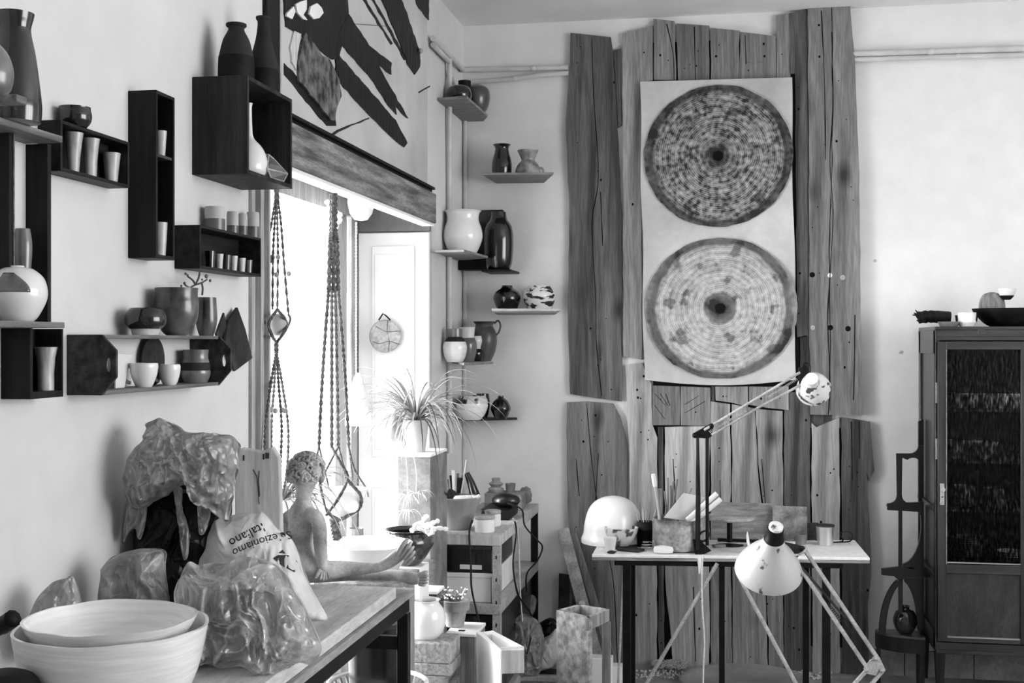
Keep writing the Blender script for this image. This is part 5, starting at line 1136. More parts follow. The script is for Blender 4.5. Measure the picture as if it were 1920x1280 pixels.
o = MB().lathe([(.035, 0), (.045, .008), (.047, .024), (.04, .034), (.02, .036), (.017, .03)], (b.x+.03, b.y-.01, b.z+.115), 30, open_=False).build('soap_ring', PAPER); tag(o, 'white round soap cake on top of the clay mixing bowl', 'soap')
o = MB().obb((b.x-.03, b.y+.02, b.z+.135), (.07, .05, .06), Matrix.Rotation(.6, 3, 'Y')).build('sponge', BODY, bevel=.006); tag(o, 'dark square sponge sticking out of the clay mixing bowl', 'sponge')
o = MB().tube([(b.x+.05, b.y-.02, b.z+.12), (b.x+.085, b.y-.03, b.z+.14), (b.x+.11, b.y-.03, b.z+.155)], .009, 7).build('chalk_stick', CORAL); tag(o, 'stub of white chalk over the right rim of the clay bowl', 'chalk')
def jar(label, cx, hw, yb_, yt_, Y):
    o, b, S = pot('lidded_jar', label, 'jar', cx, [(hw*.95, yb_), (hw, yb_-2), (hw, yt_+3), (hw*.96, yt_+1)], ('Y', Y), PAPER, zb=zR+.0005, sm=False, open_=False, parts='glass_body', group='lidded jars on the rack')
    MB().lathe([(hw*S, 0), (hw*S*1.03, .003), (hw*S*1.03, .012), (hw*S*.96, .014)], (b.x, b.y, b.z+(yb_-yt_)*S), 30, open_=False).build('lid', STEEL, o)
jar('front white jar with metal lid beside the clay mixing bowl', 909, 18.5, 1004, 979, RY0+.09)
jar('second white jar with metal lid, half hidden behind the first', 924, 15, 996, 972, RY0+.27)
o, b, S = pot('brush_pot', 'pale flower pot crammed with tools at the back of the rack', 'pot', 852, [(17, 945), (21, 912), (23, 911), (23, 908)], ('Y', RY0+.62), M('pale_terra', .35, .45, sc=8, rough=.8), zb=zR, sm=False)
hh = 37*S
for k, (dx, dy, L, w_) in enumerate([(-.04, 0, .14, .012), (-.02, .01, .16, .01), (0, -.01, .19, .013), (.015, .01, .17, .008), (.03, 0, .15, .014), (.06, 0, .24, .004), (.035, .02, .16, .006)]):
    a = Vector((b.x+dx*.4, b.y+dy, b.z+.02)); e = Vector((b.x+dx, b.y+dy*1.5, b.z+L+.03)); o = MB().tube([a, a.lerp(e, .6), e], [w_*.5, w_*.6, w_*.9], 7).build('hand_tool', [MWOOD, BLACKM, LWOOD][k % 3]); tag(o, '%s in the pale pot at the back of the rack' % ['leftmost short wooden tool', 'dark slim tool handle', 'pale flat spatula', 'thin wooden stick', 'thick dark brush handle', 'long thin twig leaning right', 'short pale dowel'][k], 'tool', 'tools in the pale pot')
o = MB().tube([onY(878, 948, RY0+.66), onY(890, 925, RY0+.66), onY(883, 905, RY0+.66), onY(875, 886, RY0+.66)], [.03, .028, .02, .014], 12).build('spray_bottle', BLACK); tag(o, 'black spray bottle leaning left at the back of the rack', 'bottle')
o = MB().box(onY(905, 980, RY0+.5).x, onY(958, 980, RY0+.5).x, RY0+.45, RY0+.7, zR, onY(930, 952, RY0+.5).z).build('cash_box', BLACKM, bevel=.006); tag(o, 'black oblong tin box at the right of the rack top', 'box'); zbx = onY(930, 952, RY0+.5).z
o = MB().ball((-1.075, RY0+.55, zbx+.032), (.07, .06, .038), 3, fn=lambda d: 1 if d.z > -.8 else .9).build('iron', BLACK); tag(o, 'rounded black iron shaped lump with handle on the tin box', 'iron')
pot('small_pot_stack', 'little ribbed clay pot stack rising over the black iron', 'pot', 930, [(12, 922), (15, 916), (9, 912), (14, 906), (8, 902), (8, 896)], ('Y', RY0+.85), TERRA, sm=False)
sp_ = bpy.data.objects['small_pot_stack']; o = MB().box(sp_.location.x-.05, sp_.location.x+.14, RY0+.8, RY0+.94, zR, sp_.location.z-.001).build('wooden_box', MWOODX, bevel=.003); tag(o, 'low wooden box at the back of the rack top under small pots', 'box')
pot('small_pot', 'small grey cup on the wooden box at the back of the rack', 'cup', 957, [(8, 930), (9, 922), (10, 914)], ('Y', RY0+.87), GGLZ, zb=sp_.location.z, sm=False)
o = MB().ball(onY(985, 958, RY1-.06), (.035, .03, .045), 3, fn=lambda d: 1+.25*mnoise.noise(d*3)).build('stone', BLOCK); tag(o, 'rough grey stone at the far right corner of the rack', 'stone'); 
bpy.data.objects['stone'].location.z = zR; 
# power tool and cables
def cable(label, pts, r=.004, mat=FABR, name='cable', group='loose cables around the rack'):
    o = MB().tube(smooth(pts, 8), r, 6).build(name, mat); return tag(o, label, 'cable', group)
xc = RX1+.008
cable('black cable bulging out from the right side of the rack', [onX(950, 943, xc), onX(978, 955, xc), onX(984, 985, xc+.02), onX(1005, 1010, xc+.08), onX(1017, 1025, xc+.1), onX(1008, 1050, xc+.08), onX(988, 1075, xc+.03), onX(987, 1110, xc+.02)])
cable('white cable hanging down the right side of the rack', [onX(962, 972, xc), onX(970, 990, xc), onX(974, 1060, xc), onX(976, 1120, xc), onX(981, 1180, xc+.01)], .004, LROPE)
cable('thin black cable hanging beside the white one', [onX(965, 975, xc), onX(968, 1000, xc), onX(962, 1060, xc), onX(972, 1115, xc), onX(995, 1150, xc+.04), onX(998, 1180, xc+.05), onX(988, 1225, xc+.05)])
cable('cable hanging in front of the rack bins', [onY(886, 975, RY0-.012), onY(880, 1000, RY0-.012), onY(883, 1060, RY0-.012), onY(884, 1100, RY0-.014), onY(892, 1140, RY0-.016), onY(902, 1180, RY0-.02)], .0045, BODY)
o = cable('dark plant stalk drooping from the shelf left of the rack', [onY(812, 860, 5.25), onY(812, 890, 5.25), onY(825, 915, 5.25), onY(843, 930, 5.3)], .005, LEAFD, 'stalk', 'loose cables around the rack')
# bags and clutter on the floor by the rack
for k, (poly, c_, zc_, m_, lab) in enumerate([
    ([(965, 1160), (985, 1152), (1010, 1165), (1020, 1200), (1010, 1262), (965, 1262), (958, 1200)], (988, 1205), 5.95, FILM, 'crumpled grey plastic bag on the floor right of the rack'),
    ([(990, 1190), (1020, 1195), (1044, 1180), (1046, 1225), (1030, 1252), (990, 1252)], (1018, 1222), 6.3, SACK, 'pale sack on the floor between the rack and the grey plinth'),
    ([(1010, 1170), (1030, 1158), (1042, 1165), (1045, 1190), (1030, 1205), (1012, 1200)], (1028, 1182), 6.35, BIN, 'small black bag lying on the pale sack'),
    ([(960, 1118), (985, 1112), (1005, 1122), (1000, 1150), (985, 1165), (965, 1150)], (982, 1138), 6.42, FILM, 'stiff clear plastic bag wedged behind the rack corner')]):
    o = inflate(poly, c_, zc_, .06, 'plastic_bag', m_, crump=.015, seed=40+k, fs=14, m=16, zmin=.003); tag(o, lab, 'bag', 'bags on the floor by the rack')
for k, (x, y, w_, h_, a, m_) in enumerate([(1000, 1250, .28, .04, .2, MWOODX), (1040, 1258, .22, .02, -.25, SLABD), (1010, 1268, .3, .025, .1, LWOOD), (1065, 1262, .16, .012, .4, PAPER)]):
    P = onH(x, y, .02); o = MB().obb((P.x, P.y, h_/2+.001+.0*k), (w_, .05+.03*(k % 2), h_), Matrix.Rotation(a, 3, 'Z')).build('offcut', m_, bevel=.003)
    tag(o, ['thick weathered wood offcut on the floor near the rack', 'thin dark board lying on the floor by the grey plinth', 'pale wooden strip on the floor in front of the offcuts', 'sheet of white card on the floor beside the grey plinth'][k], 'offcut', 'offcuts on the floor')
# grey plinth frame
zt_ = .646; A_, B_, C_, D_ = [onH(x, y, zt_) for x, y in [(1043, 1143), (1104, 1158), (1143, 1141), (1085, 1132)]]
gp = thing('open_plinth', 'grey speckled open topped plinth with one open side', 'plinth', ((A_+C_)/2-Vector((0, 0, zt_))))
PL = M('speckled_panel', .14, .36, sc=30, rough=.85, bump=.3, fine=.3)
def wall_(a, b, z0, z1, t, nm, mat):
    n_ = (b-a).cross(Vector((0, 0, 1))).normalized()*t; a0 = Vector((a.x, a.y, z0)); b0 = Vector((b.x, b.y, z0))
    MB().prism([a0, b0, b0-n_, a0-n_], (0, 0, z1-z0)).build(nm, mat, gp, bevel=.002, flat=True)
wall_(A_, B_, 0, zt_, .02, 'front_panel', PL); wall_(D_, A_, 0, zt_, .02, 'side_panel', PL)
wall_(B_, C_, zt_-.05, zt_, .018, 'top_rail', MWOOD); wall_(C_, D_, zt_-.05, zt_, .018, 'top_rail', MWOOD); 
Cm = C_.lerp(B_, .18); MB().box(Cm.x-.016, Cm.x+.016, Cm.y, Cm.y+.03, 0, zt_-.05).build('leg', MWOOD, gp); wall_(B_, C_, .12, .15, .018, 'lower_rail', BODY)
# spirit level
A = onB(1056, 992, .05); B = onH(1128, 1262, .02)+Vector((0, -.03, 0)); d_ = (B-A)
lv = thing('spirit_level', 'long metal spirit level leaning against the wall behind the plinth', 'spirit level', B)
n_ = Vector((0, -1, 0)); MB().bar(A, B, .062, .02, up=n_).build('bar', STEEL, lv, bevel=.002)
for f_ in (.52, .66):
    c = A.lerp(B, f_)+Vector((0, -.014, 0)); MB().lathe([(.012, 0), (.017, .002), (.017, .006), (.010, .006)], c, 20, axis=Matrix.Rotation(R(90), 3, 'X'), open_=False).build('vial', WHITE, lv)
MB().bar(A.lerp(B, .54)+Vector((0, -.013, 0)), A.lerp(B, .64)+Vector((0, -.013, 0)), .012, .003, up=n_).build('slot', HOLE, lv)
sq = MB().bar(onB(1074, 1000, .045), onH(1140, 1245, .02)+Vector((.03, -.0, 0)), .04, .012, up=n_).build('batten', MWOOD, bevel=.002); tag(sq, 'dark wooden batten leaning just behind the spirit level', 'batten')
dkp = MB().prism([onB(1048, 1075, .03), onB(1070, 1078, .03), onB(1090, 1180, .03), onB(1090, 1228, .03), onB(1046, 1226, .03)], (0, .012, 0)).build('dark_sheet', SLABD, flat=True); tag(dkp, 'dark ragged sheet leaning at the wall behind the spirit level', 'sheet')
# baskets of shavings and pale floor disc below the table
P = onH(1400, 1275, .03); o = MB().lathe([(.33, 0), (.34, .01), (.33, .028), (.30, .03), (.29, .024)], (P.x, P.y, .002), 64, open_=False).build('floor_disc', M('disc_grey', .22, .34, sc=4, rough=.7, fine=.1)); tag(o, 'large round grey board lying on the floor under the table', 'board')
mb = MB(); r_ = random.Random(9)
for k in range(150):
    P = onH(1255+r_.uniform(-30, 30), 1248+r_.uniform(-6, 6), .02); a = r_.uniform(0, 6.28); rr_ = r_.uniform(.008, .02)
    mb.tube([P+Vector((math.cos(a+u)*rr_, math.sin(a+u)*rr_, u*.004)) for u in [i*.8 for i in range(7)]], .0016, 4)
o = mb.build('wood_shavings', LWOOD); tag(o, 'heap of curly wood shavings on the floor against the planks', 'shavings', kind='stuff')
mb = MB()
for k in range(420):
    P = onH(r_.uniform(1190, 1560), r_.uniform(1256, 1272), .004); mb.ball(P, r_.uniform(.003, .008), 1)
o = mb.build('floor_grit', LWOOD); tag(o, 'pale grit and crumbs scattered along the foot of the planks', 'grit', kind='stuff')
for k, (x, y, w_, h_) in enumerate([(1122, 1262, .13, .11), (1150, 1255, .08, .07)]):
    P = onH(x, y, .0); P = onZ(x, 1262, 5.9); o = MB().box(P.x-w_/2, P.x+w_/2, P.y, P.y+.08, 0.001, h_+.09).build('white_block', WHITE, bevel=.004); tag(o, ['taller white block at the foot of the left table leg', 'shorter white block just right of the taller one'][k], 'block', 'white blocks by the table leg')

# ================================================================ work table by the planks
TZ = .75
tc = [onH(1110, 1039, TZ), onH(1631, 1045, TZ), onH(1603, 1012, TZ), onH(1125, 1012, TZ)]
tb_ = thing('trestle_table', 'white topped work table on black steel legs before the planks', 'table', ((tc[0]+tc[2])/2-Vector((0, 0, TZ))))
MB().prism(tc, (0, 0, -.014)).build('tabletop', M('table_white', .74, .84, sc=5, rough=.5, fine=.08), tb_, bevel=.003, flat=True)
MB().prism([c-Vector((0, 0, .015)) for c in tc], (0, 0, -.012)).build('under_layer', MWOODX, tb_, bevel=.002, flat=True)
ux = (tc[1]-tc[0]).normalized(); uy = Vector((-ux.y, ux.x, 0)); zf = TZ-.028
fA = onH(1152, 1050, zf)+uy*.02; fB = onH(1582, 1056, zf)+uy*.02
for k in (0, .34):
    MB().bar(fA+uy*k-Vector((0, 0, .012)), fB+uy*k-Vector((0, 0, .012)), .025, .024).build('rail', BLACKM, tb_, bevel=.001)
L_ = (fB-fA).length
def tleg(px, w_, k, mat=BLACKM):
    p = fA+ux*((px-1152)/430*L_)+uy*k; MB().box(p.x-w_/2, p.x+w_/2, p.y-.015, p.y+.015, 0, zf-.024).build('leg', mat, tb_, bevel=.001)
for px, w_, k in ((1176, .036, 0), (1192, .022, .34), (1357, .026, .02), (1538, .028, .34), (1552, .036, 0)): tleg(px, w_, k)
p = lambda x, y, k: onY(x, y, (fA.y+fB.y)/2+k)
for a, b in (((1345, 1056), (1195, 1310)), ((1388, 1085), (1508, 1310))):
    A = p(a[0], a[1], -.03); B = p(b[0], b[1], -.03); MB().tube([A, B], .009, 8).build('brace', STEEL, tb_)
MB().tube([p(1170, 1052, -.05), p(1157, 1330, -.06)], .005, 8).build('rod', STEEL, tb_)
G_T = 'pots on the white work table'
TYm = lambda dz: ('Z', dz)
pot('dome_shade', 'white opal glass dome shade lying at the left end of the table', 'lamp shade', 1150, [(60, 1008), (60, 1000), (56, 990), (54, 972), (48, 950), (37, 934), (22, 925), (9, 922), (1, 921)], ('Z', 5.94), M('opal', .8, .86, sc=3, rough=.25, coat=.3), zb=TZ+.001, open_=False)
pot('bowl', 'pale stoneware bowl with dark rim before the white dome', 'bowl', 1165, [(14, 1008), (22, 1000), (30, 984), (32, 974)], ('Z', 5.78), MOTL, zb=TZ+.012, group=G_T)
P = onZ(1165, 1010, 5.78); 
for k, (dx, dy, w_, d_, a) in enumerate([(.0, .0, .15, .1, .1), (.05, -.075, .11, .07, -.35)]):
    o = MB().obb((P.x+dx, P.y+dy, TZ+.0055), (w_, d_, .009), Matrix.Rotation(a, 3, 'Z')).build('dark_tile', SLABD, bevel=.001); tag(o, ['flat dark tile under the pale stoneware bowl', 'second flat dark tile in front of the bowl'][k], 'tile', 'dark tiles on the table')
P = onZ(1145, 1026, 5.66)
pot('small_glass', 'small frosted glass at the front left of the table', 'glass', 1144, [(9, 1026), (10, 1012), (12.5, 999)], ('Z', 5.66), M('frosted', .6, .7, sc=9, rough=.3), zb=TZ+.001, sm=False)
o, b, S = pot('brush_jar', 'dark banded cylinder jar holding fine brushes', 'jar', 1209, [(14, 1008), (14.5, 980), (14, 963), (15, 961)], ('Z', 5.82), [DGLM, BODY], zb=TZ+.001, bands=[976], group=G_T)
for k, (dx, L) in enumerate([(-.03, .2), (-.018, .215), (-.006, .19), (.006, .175), (.018, .21), (.034, .185)]):
    a = Vector((b.x+dx*.3, b.y, b.z+.02)); e = a+Vector((dx*1.2, (k % 2)*.012, L-.03)); o = MB().tube([a, a.lerp(e, .8), e], [.0028, .0028, .001], 6).build('fine_brush', [LWOOD, MWOOD, PAPER][k % 3]); tag(o, 'fine brush in the dark jar, %s from the left' % ['first', 'second', 'third', 'fourth', 'fifth', 'sixth'][k], 'brush', 'fine brushes in the dark jar')
o, b, S = pot('cooking_pot', 'wide speckled enamel pot with round handle full of tools', 'pot', 1272, [(30, 1028), (40, 1024), (46, 1010), (47, 990), (45, 976), (48, 968)], ('Z', 5.72), M('speckle_enamel', .14, .5, sc=7, rough=.4, coat=.2, fine=.4), zb=TZ+.001, parts='pot_body')
MB().tube([b+Vector((.118+.022*math.sin(t)*.3, -.05, .075+.024*math.sin(t)))+RT*(.022*math.cos(t)) for t in [2*math.pi*k/16 for k in range(17)]], .005, 6).build('handle', BODY, o)
rim = b.z+.145
def stick(label, cat, name, a, e, r, mat, tip=None, group='tools in the enamel pot'):
    o = thing(name, label, cat, a, group); MB().tube([a, e], r, 7).build('shaft', mat, o)
    if tip: MB().tube([e, e.lerp(e+(e-a).normalized()*tip[0], .5), e+(e-a).normalized()*tip[0]], [tip[1]*.8, tip[1], tip[1]*.85], 8).build('head', tip[2], o)
zc_ = 5.70
stick('white handled paint brush standing tall at the left of the pot', 'brush', 'paint_brush', onZ(1240, 1000, zc_), onZ(1228, 912, zc_), .005, LWOOD, (.06, .011, PAPER))
stick('thick grey wooden stick standing in the left of the pot', 'stick', 'wooden_stick', onZ(1238, 1000, 5.72), onZ(1236, 916, 5.72), .013, MWOOD)
for k, (x0_, x1_, y1_) in enumerate([(1246, 1252, 895), (1248, 1263, 902), (1250, 1270, 898), (1252, 1258, 910), (1246, 1246, 920), (1258, 1297, 915)]):
    a = onZ(x0_, 1000, 5.73); e = onZ(x1_, y1_, 5.75); m_ = (a+e)/2+RT*.008; o = MB().tube(smooth([a, m_, e], 5), .0042, 6).build('bent_twig', MWOOD); tag(o, 'thin twig in the enamel pot, %s of six' % ['tallest', 'bent', 'rightmost but one', 'middle', 'shortest', 'far right low leaning'][k], 'twig', 'twigs in the enamel pot')
o = MB().prism([onZ(1245, 970, 5.68), onZ(1282, 924, 5.70), onZ(1322, 932, 5.72), onZ(1288, 976, 5.70)], FW*.006).build('paper_sheet', PAPER, flat=True); tag(o, 'stiff white sheet sticking out of the enamel pot', 'paper')
for k, (a, e, r) in enumerate([((1288, 975), (1344, 925), .012), ((1294, 982), (1351, 935), .013)]):
    o = MB().tube([onZ(*a, 5.66), onZ(*e, 5.68)], r, 14).build('paper_roll', PAPER); tag(o, ['upper white paper roll leaning right out of the enamel pot', 'lower white paper roll leaning right out of the enamel pot'][k], 'paper roll', 'paper rolls in the enamel pot')
P = onZ(1244, 1033, 5.63); o = MB().lathe([(.02, 0), (.043, .004), (.046, .018), (.042, .03), (.02, .034)], (P.x, P.y, TZ+.001), 30, open_=False).build('soap_bar', PAPER); tag(o, 'white rounded soap cake at the front edge of the table', 'soap'); o.scale = (1, .7, 1)
P = onZ(1215, 1018, 5.72)
o = MB().tube(smooth([(P.x+.035*math.cos(t)*(1-.02*t), P.y+.03*math.sin(t), TZ+.006+.002*t) for t in [k*.7 for k in range(26)]], 3), .002, 5).build('wire_coil', STEEL); tag(o, 'small coil of grey wire beside the dark tiles', 'wire')
P = onZ(1147, 1031, 5.62); o = MB().ball((P.x, P.y, TZ+.008), (.022, .012, .008), 2, fn=lambda d: 1+.3*mnoise.noise(d*4)).build('pebble', SLABD); tag(o, 'small dark pebble in front of the frosted glass', 'pebble')
P = onZ(1168, 972, 5.9)
# banding wheel
P = onZ(1368, 985, 5.86); bw_ = thing('banding_wheel', 'low turntable with pale disc on a black stem', 'turntable', (P.x, P.y, TZ+.001)); zd = onZ(1368, 972, 5.86).z
MB().lathe([(.10, 0), (.118, .006), (.12, .014), (.117, .018)], (P.x, P.y, zd-.006), 48, open_=False).build('disc', MATS['speckle_enamel'], bw_)
MB().lathe([(.013, 0), (.013, zd-TZ-.02)], (P.x, P.y, TZ+.014), 20, open_=False).build('stem', BLACKM, bw_); MB().lathe([(.07, 0), (.07, .008), (.02, .013)], (P.x, P.y, TZ+.001), 32, open_=False).build('base', BLACKM, bw_)
def board(label, quad, zc0, mat, name='board', th_=.014, cat='board', group='boards leaning at the back of the table'):
    pts = [onZ(x, y, zc0) for x, y in quad]
    for q_ in pts: q_.z = max(q_.z, TZ+.001)
    o = MB().prism(pts, FW*th_).build(name, mat, bevel=.002, flat=True); return tag(o, label, cat, group)
board('wide weathered board leaning behind the turntable', [(1335, 1014), (1335, 941), (1448, 944), (1450, 1014)], 6.02, MWOODX)
board('square mottled board leaning to the right of the wide board', [(1449, 1016), (1450, 948), (1513, 950), (1514, 1016)], 5.98, M('board_mottle', .12, .34, sc=12, rough=.8, fine=.3, det=8))
board('low dark board strip behind the metal mug', [(1513, 1014), (1513, 980), (1535, 980), (1535, 1014)], 6.0, SLABD)
mb = MB()
pot('small_cup', 'small grey beaker standing right in front of the mottled board', 'cup', 1502, [(9, 1011), (10, 1002), (10, 992)], ('Z', 5.88), GGLZ, zb=TZ+.001, sm=False)
o, b, S = pot('metal_mug', 'shiny metal mug with dark lid near the right end of the table', 'mug', 1547, [(14, 1007), (15, 1000), (16, 980), (17, 972)], ('Z', 5.86), M('brushed_metal', .6, .75, sc=20, rough=.3, metal=.9), zb=TZ+.001, parts='mug_body', sm=False, open_=False)
MB().lathe([(.042, 0), (.045, .002), (.044, .007), (.03, .009)], (b.x, b.y, b.z+35*S), 30, open_=False).build('lid', BODY, o)
P0 = onZ(1575, 1008, 5.9)
o = MB().tube(smooth([onH(1530, 1012, TZ+.006), onH(1555, 1016, TZ+.006), onH(1580, 1014, TZ+.006), P0+Vector((0, 0, .02)), onZ(1590, 996, 5.9), onZ(1598, 1002, 5.9), onH(1594, 1014, TZ+.006), onH(1570, 1016, TZ+.006)], 7), .0035, 6).build('cable', FABR); tag(o, 'black cable looped on the right end of the table', 'cable')
for k, (x, y, w_, m_) in enumerate([(1385, 1012, .2, BLACKM), (1360, 1018, .22, LWOOD), (1445, 1014, .18, LWOOD), (1420, 1020, .1, MWOODX), (1470, 1016, .1, PAPER), (1348, 1022, .06, MWOODX)]):
    P = onH(x, y, TZ+.01); o = MB().obb((P.x, P.y, TZ+.008), (w_, .03, .013), Matrix.Rotation([0, .05, -.08, .3, -.2, .6][k]-.07, 3, 'Z')).build('wood_strip', m_, bevel=.002); tag(o, ['long black metal strip under the turntable', 'long pale strip in front of the turntable', 'pale strip before the wide leaning board', 'short brown strip left of the standing dish', 'short white strip before the mottled board', 'tiny wooden wedge left of the pale strips'][k], 'strip', 'strips lying on the table')
P = onZ(1400, 1030, 5.62); o = MB().lathe([(.003, 0), (.03, .003), (.048, .010), (.047, .013), (.028, .006)], (P.x, P.y, TZ+.052), 30, axis=Matrix.Rotation(R(80), 3, 'Y'), open_=False).build('white_dish', PAPER); tag(o, 'small white dish standing on edge behind the front lamp', 'dish')

# ================================================================ anglepoise lamps
def lamp_arm(mb, a, b, r=.005, n_=0):
    mb.tube([a, b], r, 8)
def spring(mb, a, b, r=.007, turns=22, w_=.0016):
    a = Vector(a); b = Vector(b); d = (b-a); L = d.length; d.normalize(); u = d.orthogonal().normalized(); v = d.cross(u); N = turns*8
    mb.tube([a+d*(L*k/N)+(u*math.cos(k*math.pi/4)+v*math.sin(k*math.pi/4))*r for k in range(N+1)], w_, 5)
zl = 5.60
q = lambda x, y, d=0: onZ(x, y, zl+d)
la = thing('desk_lamp', 'black jointed desk lamp with splattered head, raised over the table', 'lamp', onH(1312, 1040, TZ), 'jointed work lamps')
mb = MB(); mb.tube([q(1308, 1030), q(1309, 930), q(1308, 816)], [.012, .011, .006], 8); mb.tube([q(1326, 1022, .02), q(1326, 812, .02)], .008, 8); spring(mb, q(1308, 930, -.012), q(1308, 870, -.012), .006)
mb.build('lower_arm', BLACKM, la)
mb = MB(); mb.prism([q(1300, 820), q(1302, 812), q(1332, 795), q(1338, 800), q(1334, 818), q(1328, 822)], FW*.02); mb.ball(q(1303, 816), .013, 2); mb.ball(q(1334, 798), .012, 2); mb.build('elbow', BLACKM, la)
mb = MB(); mb.tube([q(1320, 806), q(1410, 752), q(1500, 698)], .006, 8); mb.tube([q(1334, 815), q(1420, 765), q(1508, 718)], .006, 8); spring(mb, q(1330, 810), q(1400, 770), .006, 26); spring(mb, q(1440, 745), q(1495, 710), .005, 20)
mb.build('upper_arm', STEEL, la)
mb = MB(); mb.prism([q(1498, 690), q(1512, 684), q(1522, 700), q(1514, 726), q(1500, 722)], FW*.02); mb.tube(smooth([q(1503, 700, -.02), q(1508, 682, -.03), q(1518, 684, -.03), q(1518, 705, -.03)], 6), .004, 6); mb.build('head_joint', BLACKM, la)
hd = q(1524, 722); ax = (FW*.75-Vector((0, 0, 1))*.35+RT*.25).normalized(); rotm = ax.to_track_quat('Z', 'Y').to_matrix(); S = zl/F
MB().lathe([(6*S, -34*S), (12*S, -33*S), (14*S, -18*S), (22*S, -8*S), (30*S, 8*S), (33*S, 22*S)], hd, 40, axis=rotm, t=.002).build('shade', CHIP, la)
mb = MB(); mb.prism([q(1300, 1012), q(1312, 1012), q(1334, 1032), q(1318, 1040), q(1304, 1040)], FW*.03); mb.build('clamp_bracket', BLACKM, la)
mb = MB(); mb.tube([q(1311, 1046, -.02), q(1313, 1058, -.02), q(1312, 1075, -.02)], [.013, .011, .005], 10); mb.build('clamp_screw', WHITE, la)
cbl = MB().tube(smooth([q(1318, 1040, -.03), q(1316, 1080, -.03), q(1317, 1140, -.03), q(1321, 1200, -.03), q(1319, 1250, -.03), onZ(1318, 1330, zl-.05)], 7), .0035, 6).build('cable', LROPE); tag(cbl, 'thin white cable dropping from the raised lamp to the floor', 'cable')
# front lamp
zl2 = 4.75
q = lambda x, y, d=0: onZ(x, y, zl2+d)
lb_ = thing('desk_lamp', 'large pale conical lamp with paint stains hanging low before the table', 'lamp', q(1640, 1255, .05), 'jointed work lamps')
S = zl2/F; ax = (Vector((0, 0, -1))*math.cos(R(36))+FW*math.sin(R(36))).normalized(); rotm = ax.to_track_quat('Z', 'Y').to_matrix()
oc = q(1441, 1068); top_ = oc-ax*84*S
MB().lathe([(15*S, 0), (19*S, 4*S), (21*S, 14*S), (27*S, 26*S), (42*S, 44*S), (56*S, 66*S), (62*S, 80*S), (63*S, 86*S)], top_, 56, axis=rotm, t=.002).build('shade', SHADE, lb_)
mb = MB(); mb.lathe([(11*S, -26*S), (15*S, -24*S), (16*S, -2*S), (19*S, 2*S), (19*S, 8*S)], top_, 30, axis=rotm, open_=False); mb.build('socket', BLACKM, lb_)
MB().lathe([(8*S, -34*S), (13*S, -30*S), (14*S, -14*S)], top_, 24, axis=rotm, open_=False).build('socket_cap', CHIP, lb_)
mb = MB(); mb.prism([q(1462, 1014), q(1508, 1024), q(1508, 1032), q(1494, 1046), q(1470, 1030)], FW*.012); mb.ball(q(1508, 1029), .012, 2); mb.build('head_bracket', BODY, lb_)
MB().tube(smooth([q(1446, 1002, -.03), q(1452, 1012, -.05), q(1470, 1034, -.05), q(1495, 1040, -.04), q(1511, 1030, -.03), q(1510, 1024, -.01)], 7), .0045, 8).build('cord', STEEL, lb_)
mb = MB(); mb.bar(q(1507, 1028), q(1647, 1236, .05), .014, .014); mb.build('arm_rail', STEEL, lb_, bevel=.001)
mb = MB(); mb.bar(q(1488, 1046), q(1628, 1255, .05), .012, .014); mb.build('arm_rail', STEEL, lb_, bevel=.001)
mb = MB(); mb.bar(q(1500, 1060), q(1585, 1158, .03), .008, .008); spring(mb, q(1550, 1130, .02), q(1600, 1190, .03), .006, 18); mb.build('spring_rod', BODY, lb_)
mb = MB(); mb.prism([q(1632, 1238, .05), q(1648, 1230, .05), q(1661, 1256, .05), q(1650, 1268, .05), q(1622, 1262, .05), q(1620, 1254, .05)], FW*.01)
for x, y in ((1640, 1234), (1625, 1256), (1654, 1257)): mb.ball(q(x, y, .045), .009, 2)
mb.build('elbow_plate', STEEL, lb_)
fl_ = onZ(1480, 1420, zl2+.1); fl_.z = .0
mb = MB(); mb.bar(q(1625, 1256, .05), q(1520, 1372, .06), .013, .013); mb.bar(q(1655, 1257, .05), q(1550, 1382, .06), .013, .013); mb.build('lower_arm', STEEL, lb_, bevel=.001)
bp_ = q(1535, 1380, .06); mb = MB(); mb.lathe([(.012, 0), (.012, bp_.z-.02)], (bp_.x, bp_.y, .02), 16, open_=False); mb.lathe([(.13, 0), (.13, .015), (.03, .022)], (bp_.x, bp_.y, .0), 36, open_=False); mb.build('stand', STEEL, lb_)

# ================================================================ cabinet
CX0, CY0 = .953, 6.08; CX1 = 1.95
cz = lambda y: onY(1760, y, CY0).z
cab = thing('display_cabinet', 'tall dark wooden cabinet with rippled glass door, at the right edge', 'cabinet', ((CX0+CX1)/2, CY0+.25, 0))
CABW = M('cabinet_wood', .01, .035, sc=4, st=(7, 7, .5), rough=.4, bump=.1, fine=.25, coat=.2)
CABH = M('cabinet_wood_h', .012, .04, sc=4, st=(.5, 7, 7), rough=.4, bump=.1, fine=.25, coat=.2)
CABP = M('cabinet_panel', .012, .035, sc=5, st=(3, 3, 1), rough=.45, fine=.4, coat=.15)
zt_, zb_ = cz(612), cz(1217); fx = lambda x: onY(x, 800, CY0).x
gy1 = YB-.004
MB().box(CX0, CX1, CY0, gy1, zt_-.018, zt_).build('top', CABH, cab, bevel=.003)
MB().box(CX0+.005, CX1, CY0, gy1, zb_-.02, zb_+.01).build('bottom', CABH, cab, bevel=.003)
mb = MB(); mb.box(CX0+.01, CX0+.02, CY0+.03, gy1, zb_, zt_-.018); mb.box(CX0, CX0+.02, CY0, CY0+.05, zb_, zt_-.018); mb.box(CX0, CX0+.02, gy1-.05, gy1, zb_, zt_-.018); mb.box(CX0, CX0+.02, CY0, gy1, zt_-.13, zt_-.018); mb.box(CX0, CX0+.02, CY0, gy1, zb_, zb_+.08)
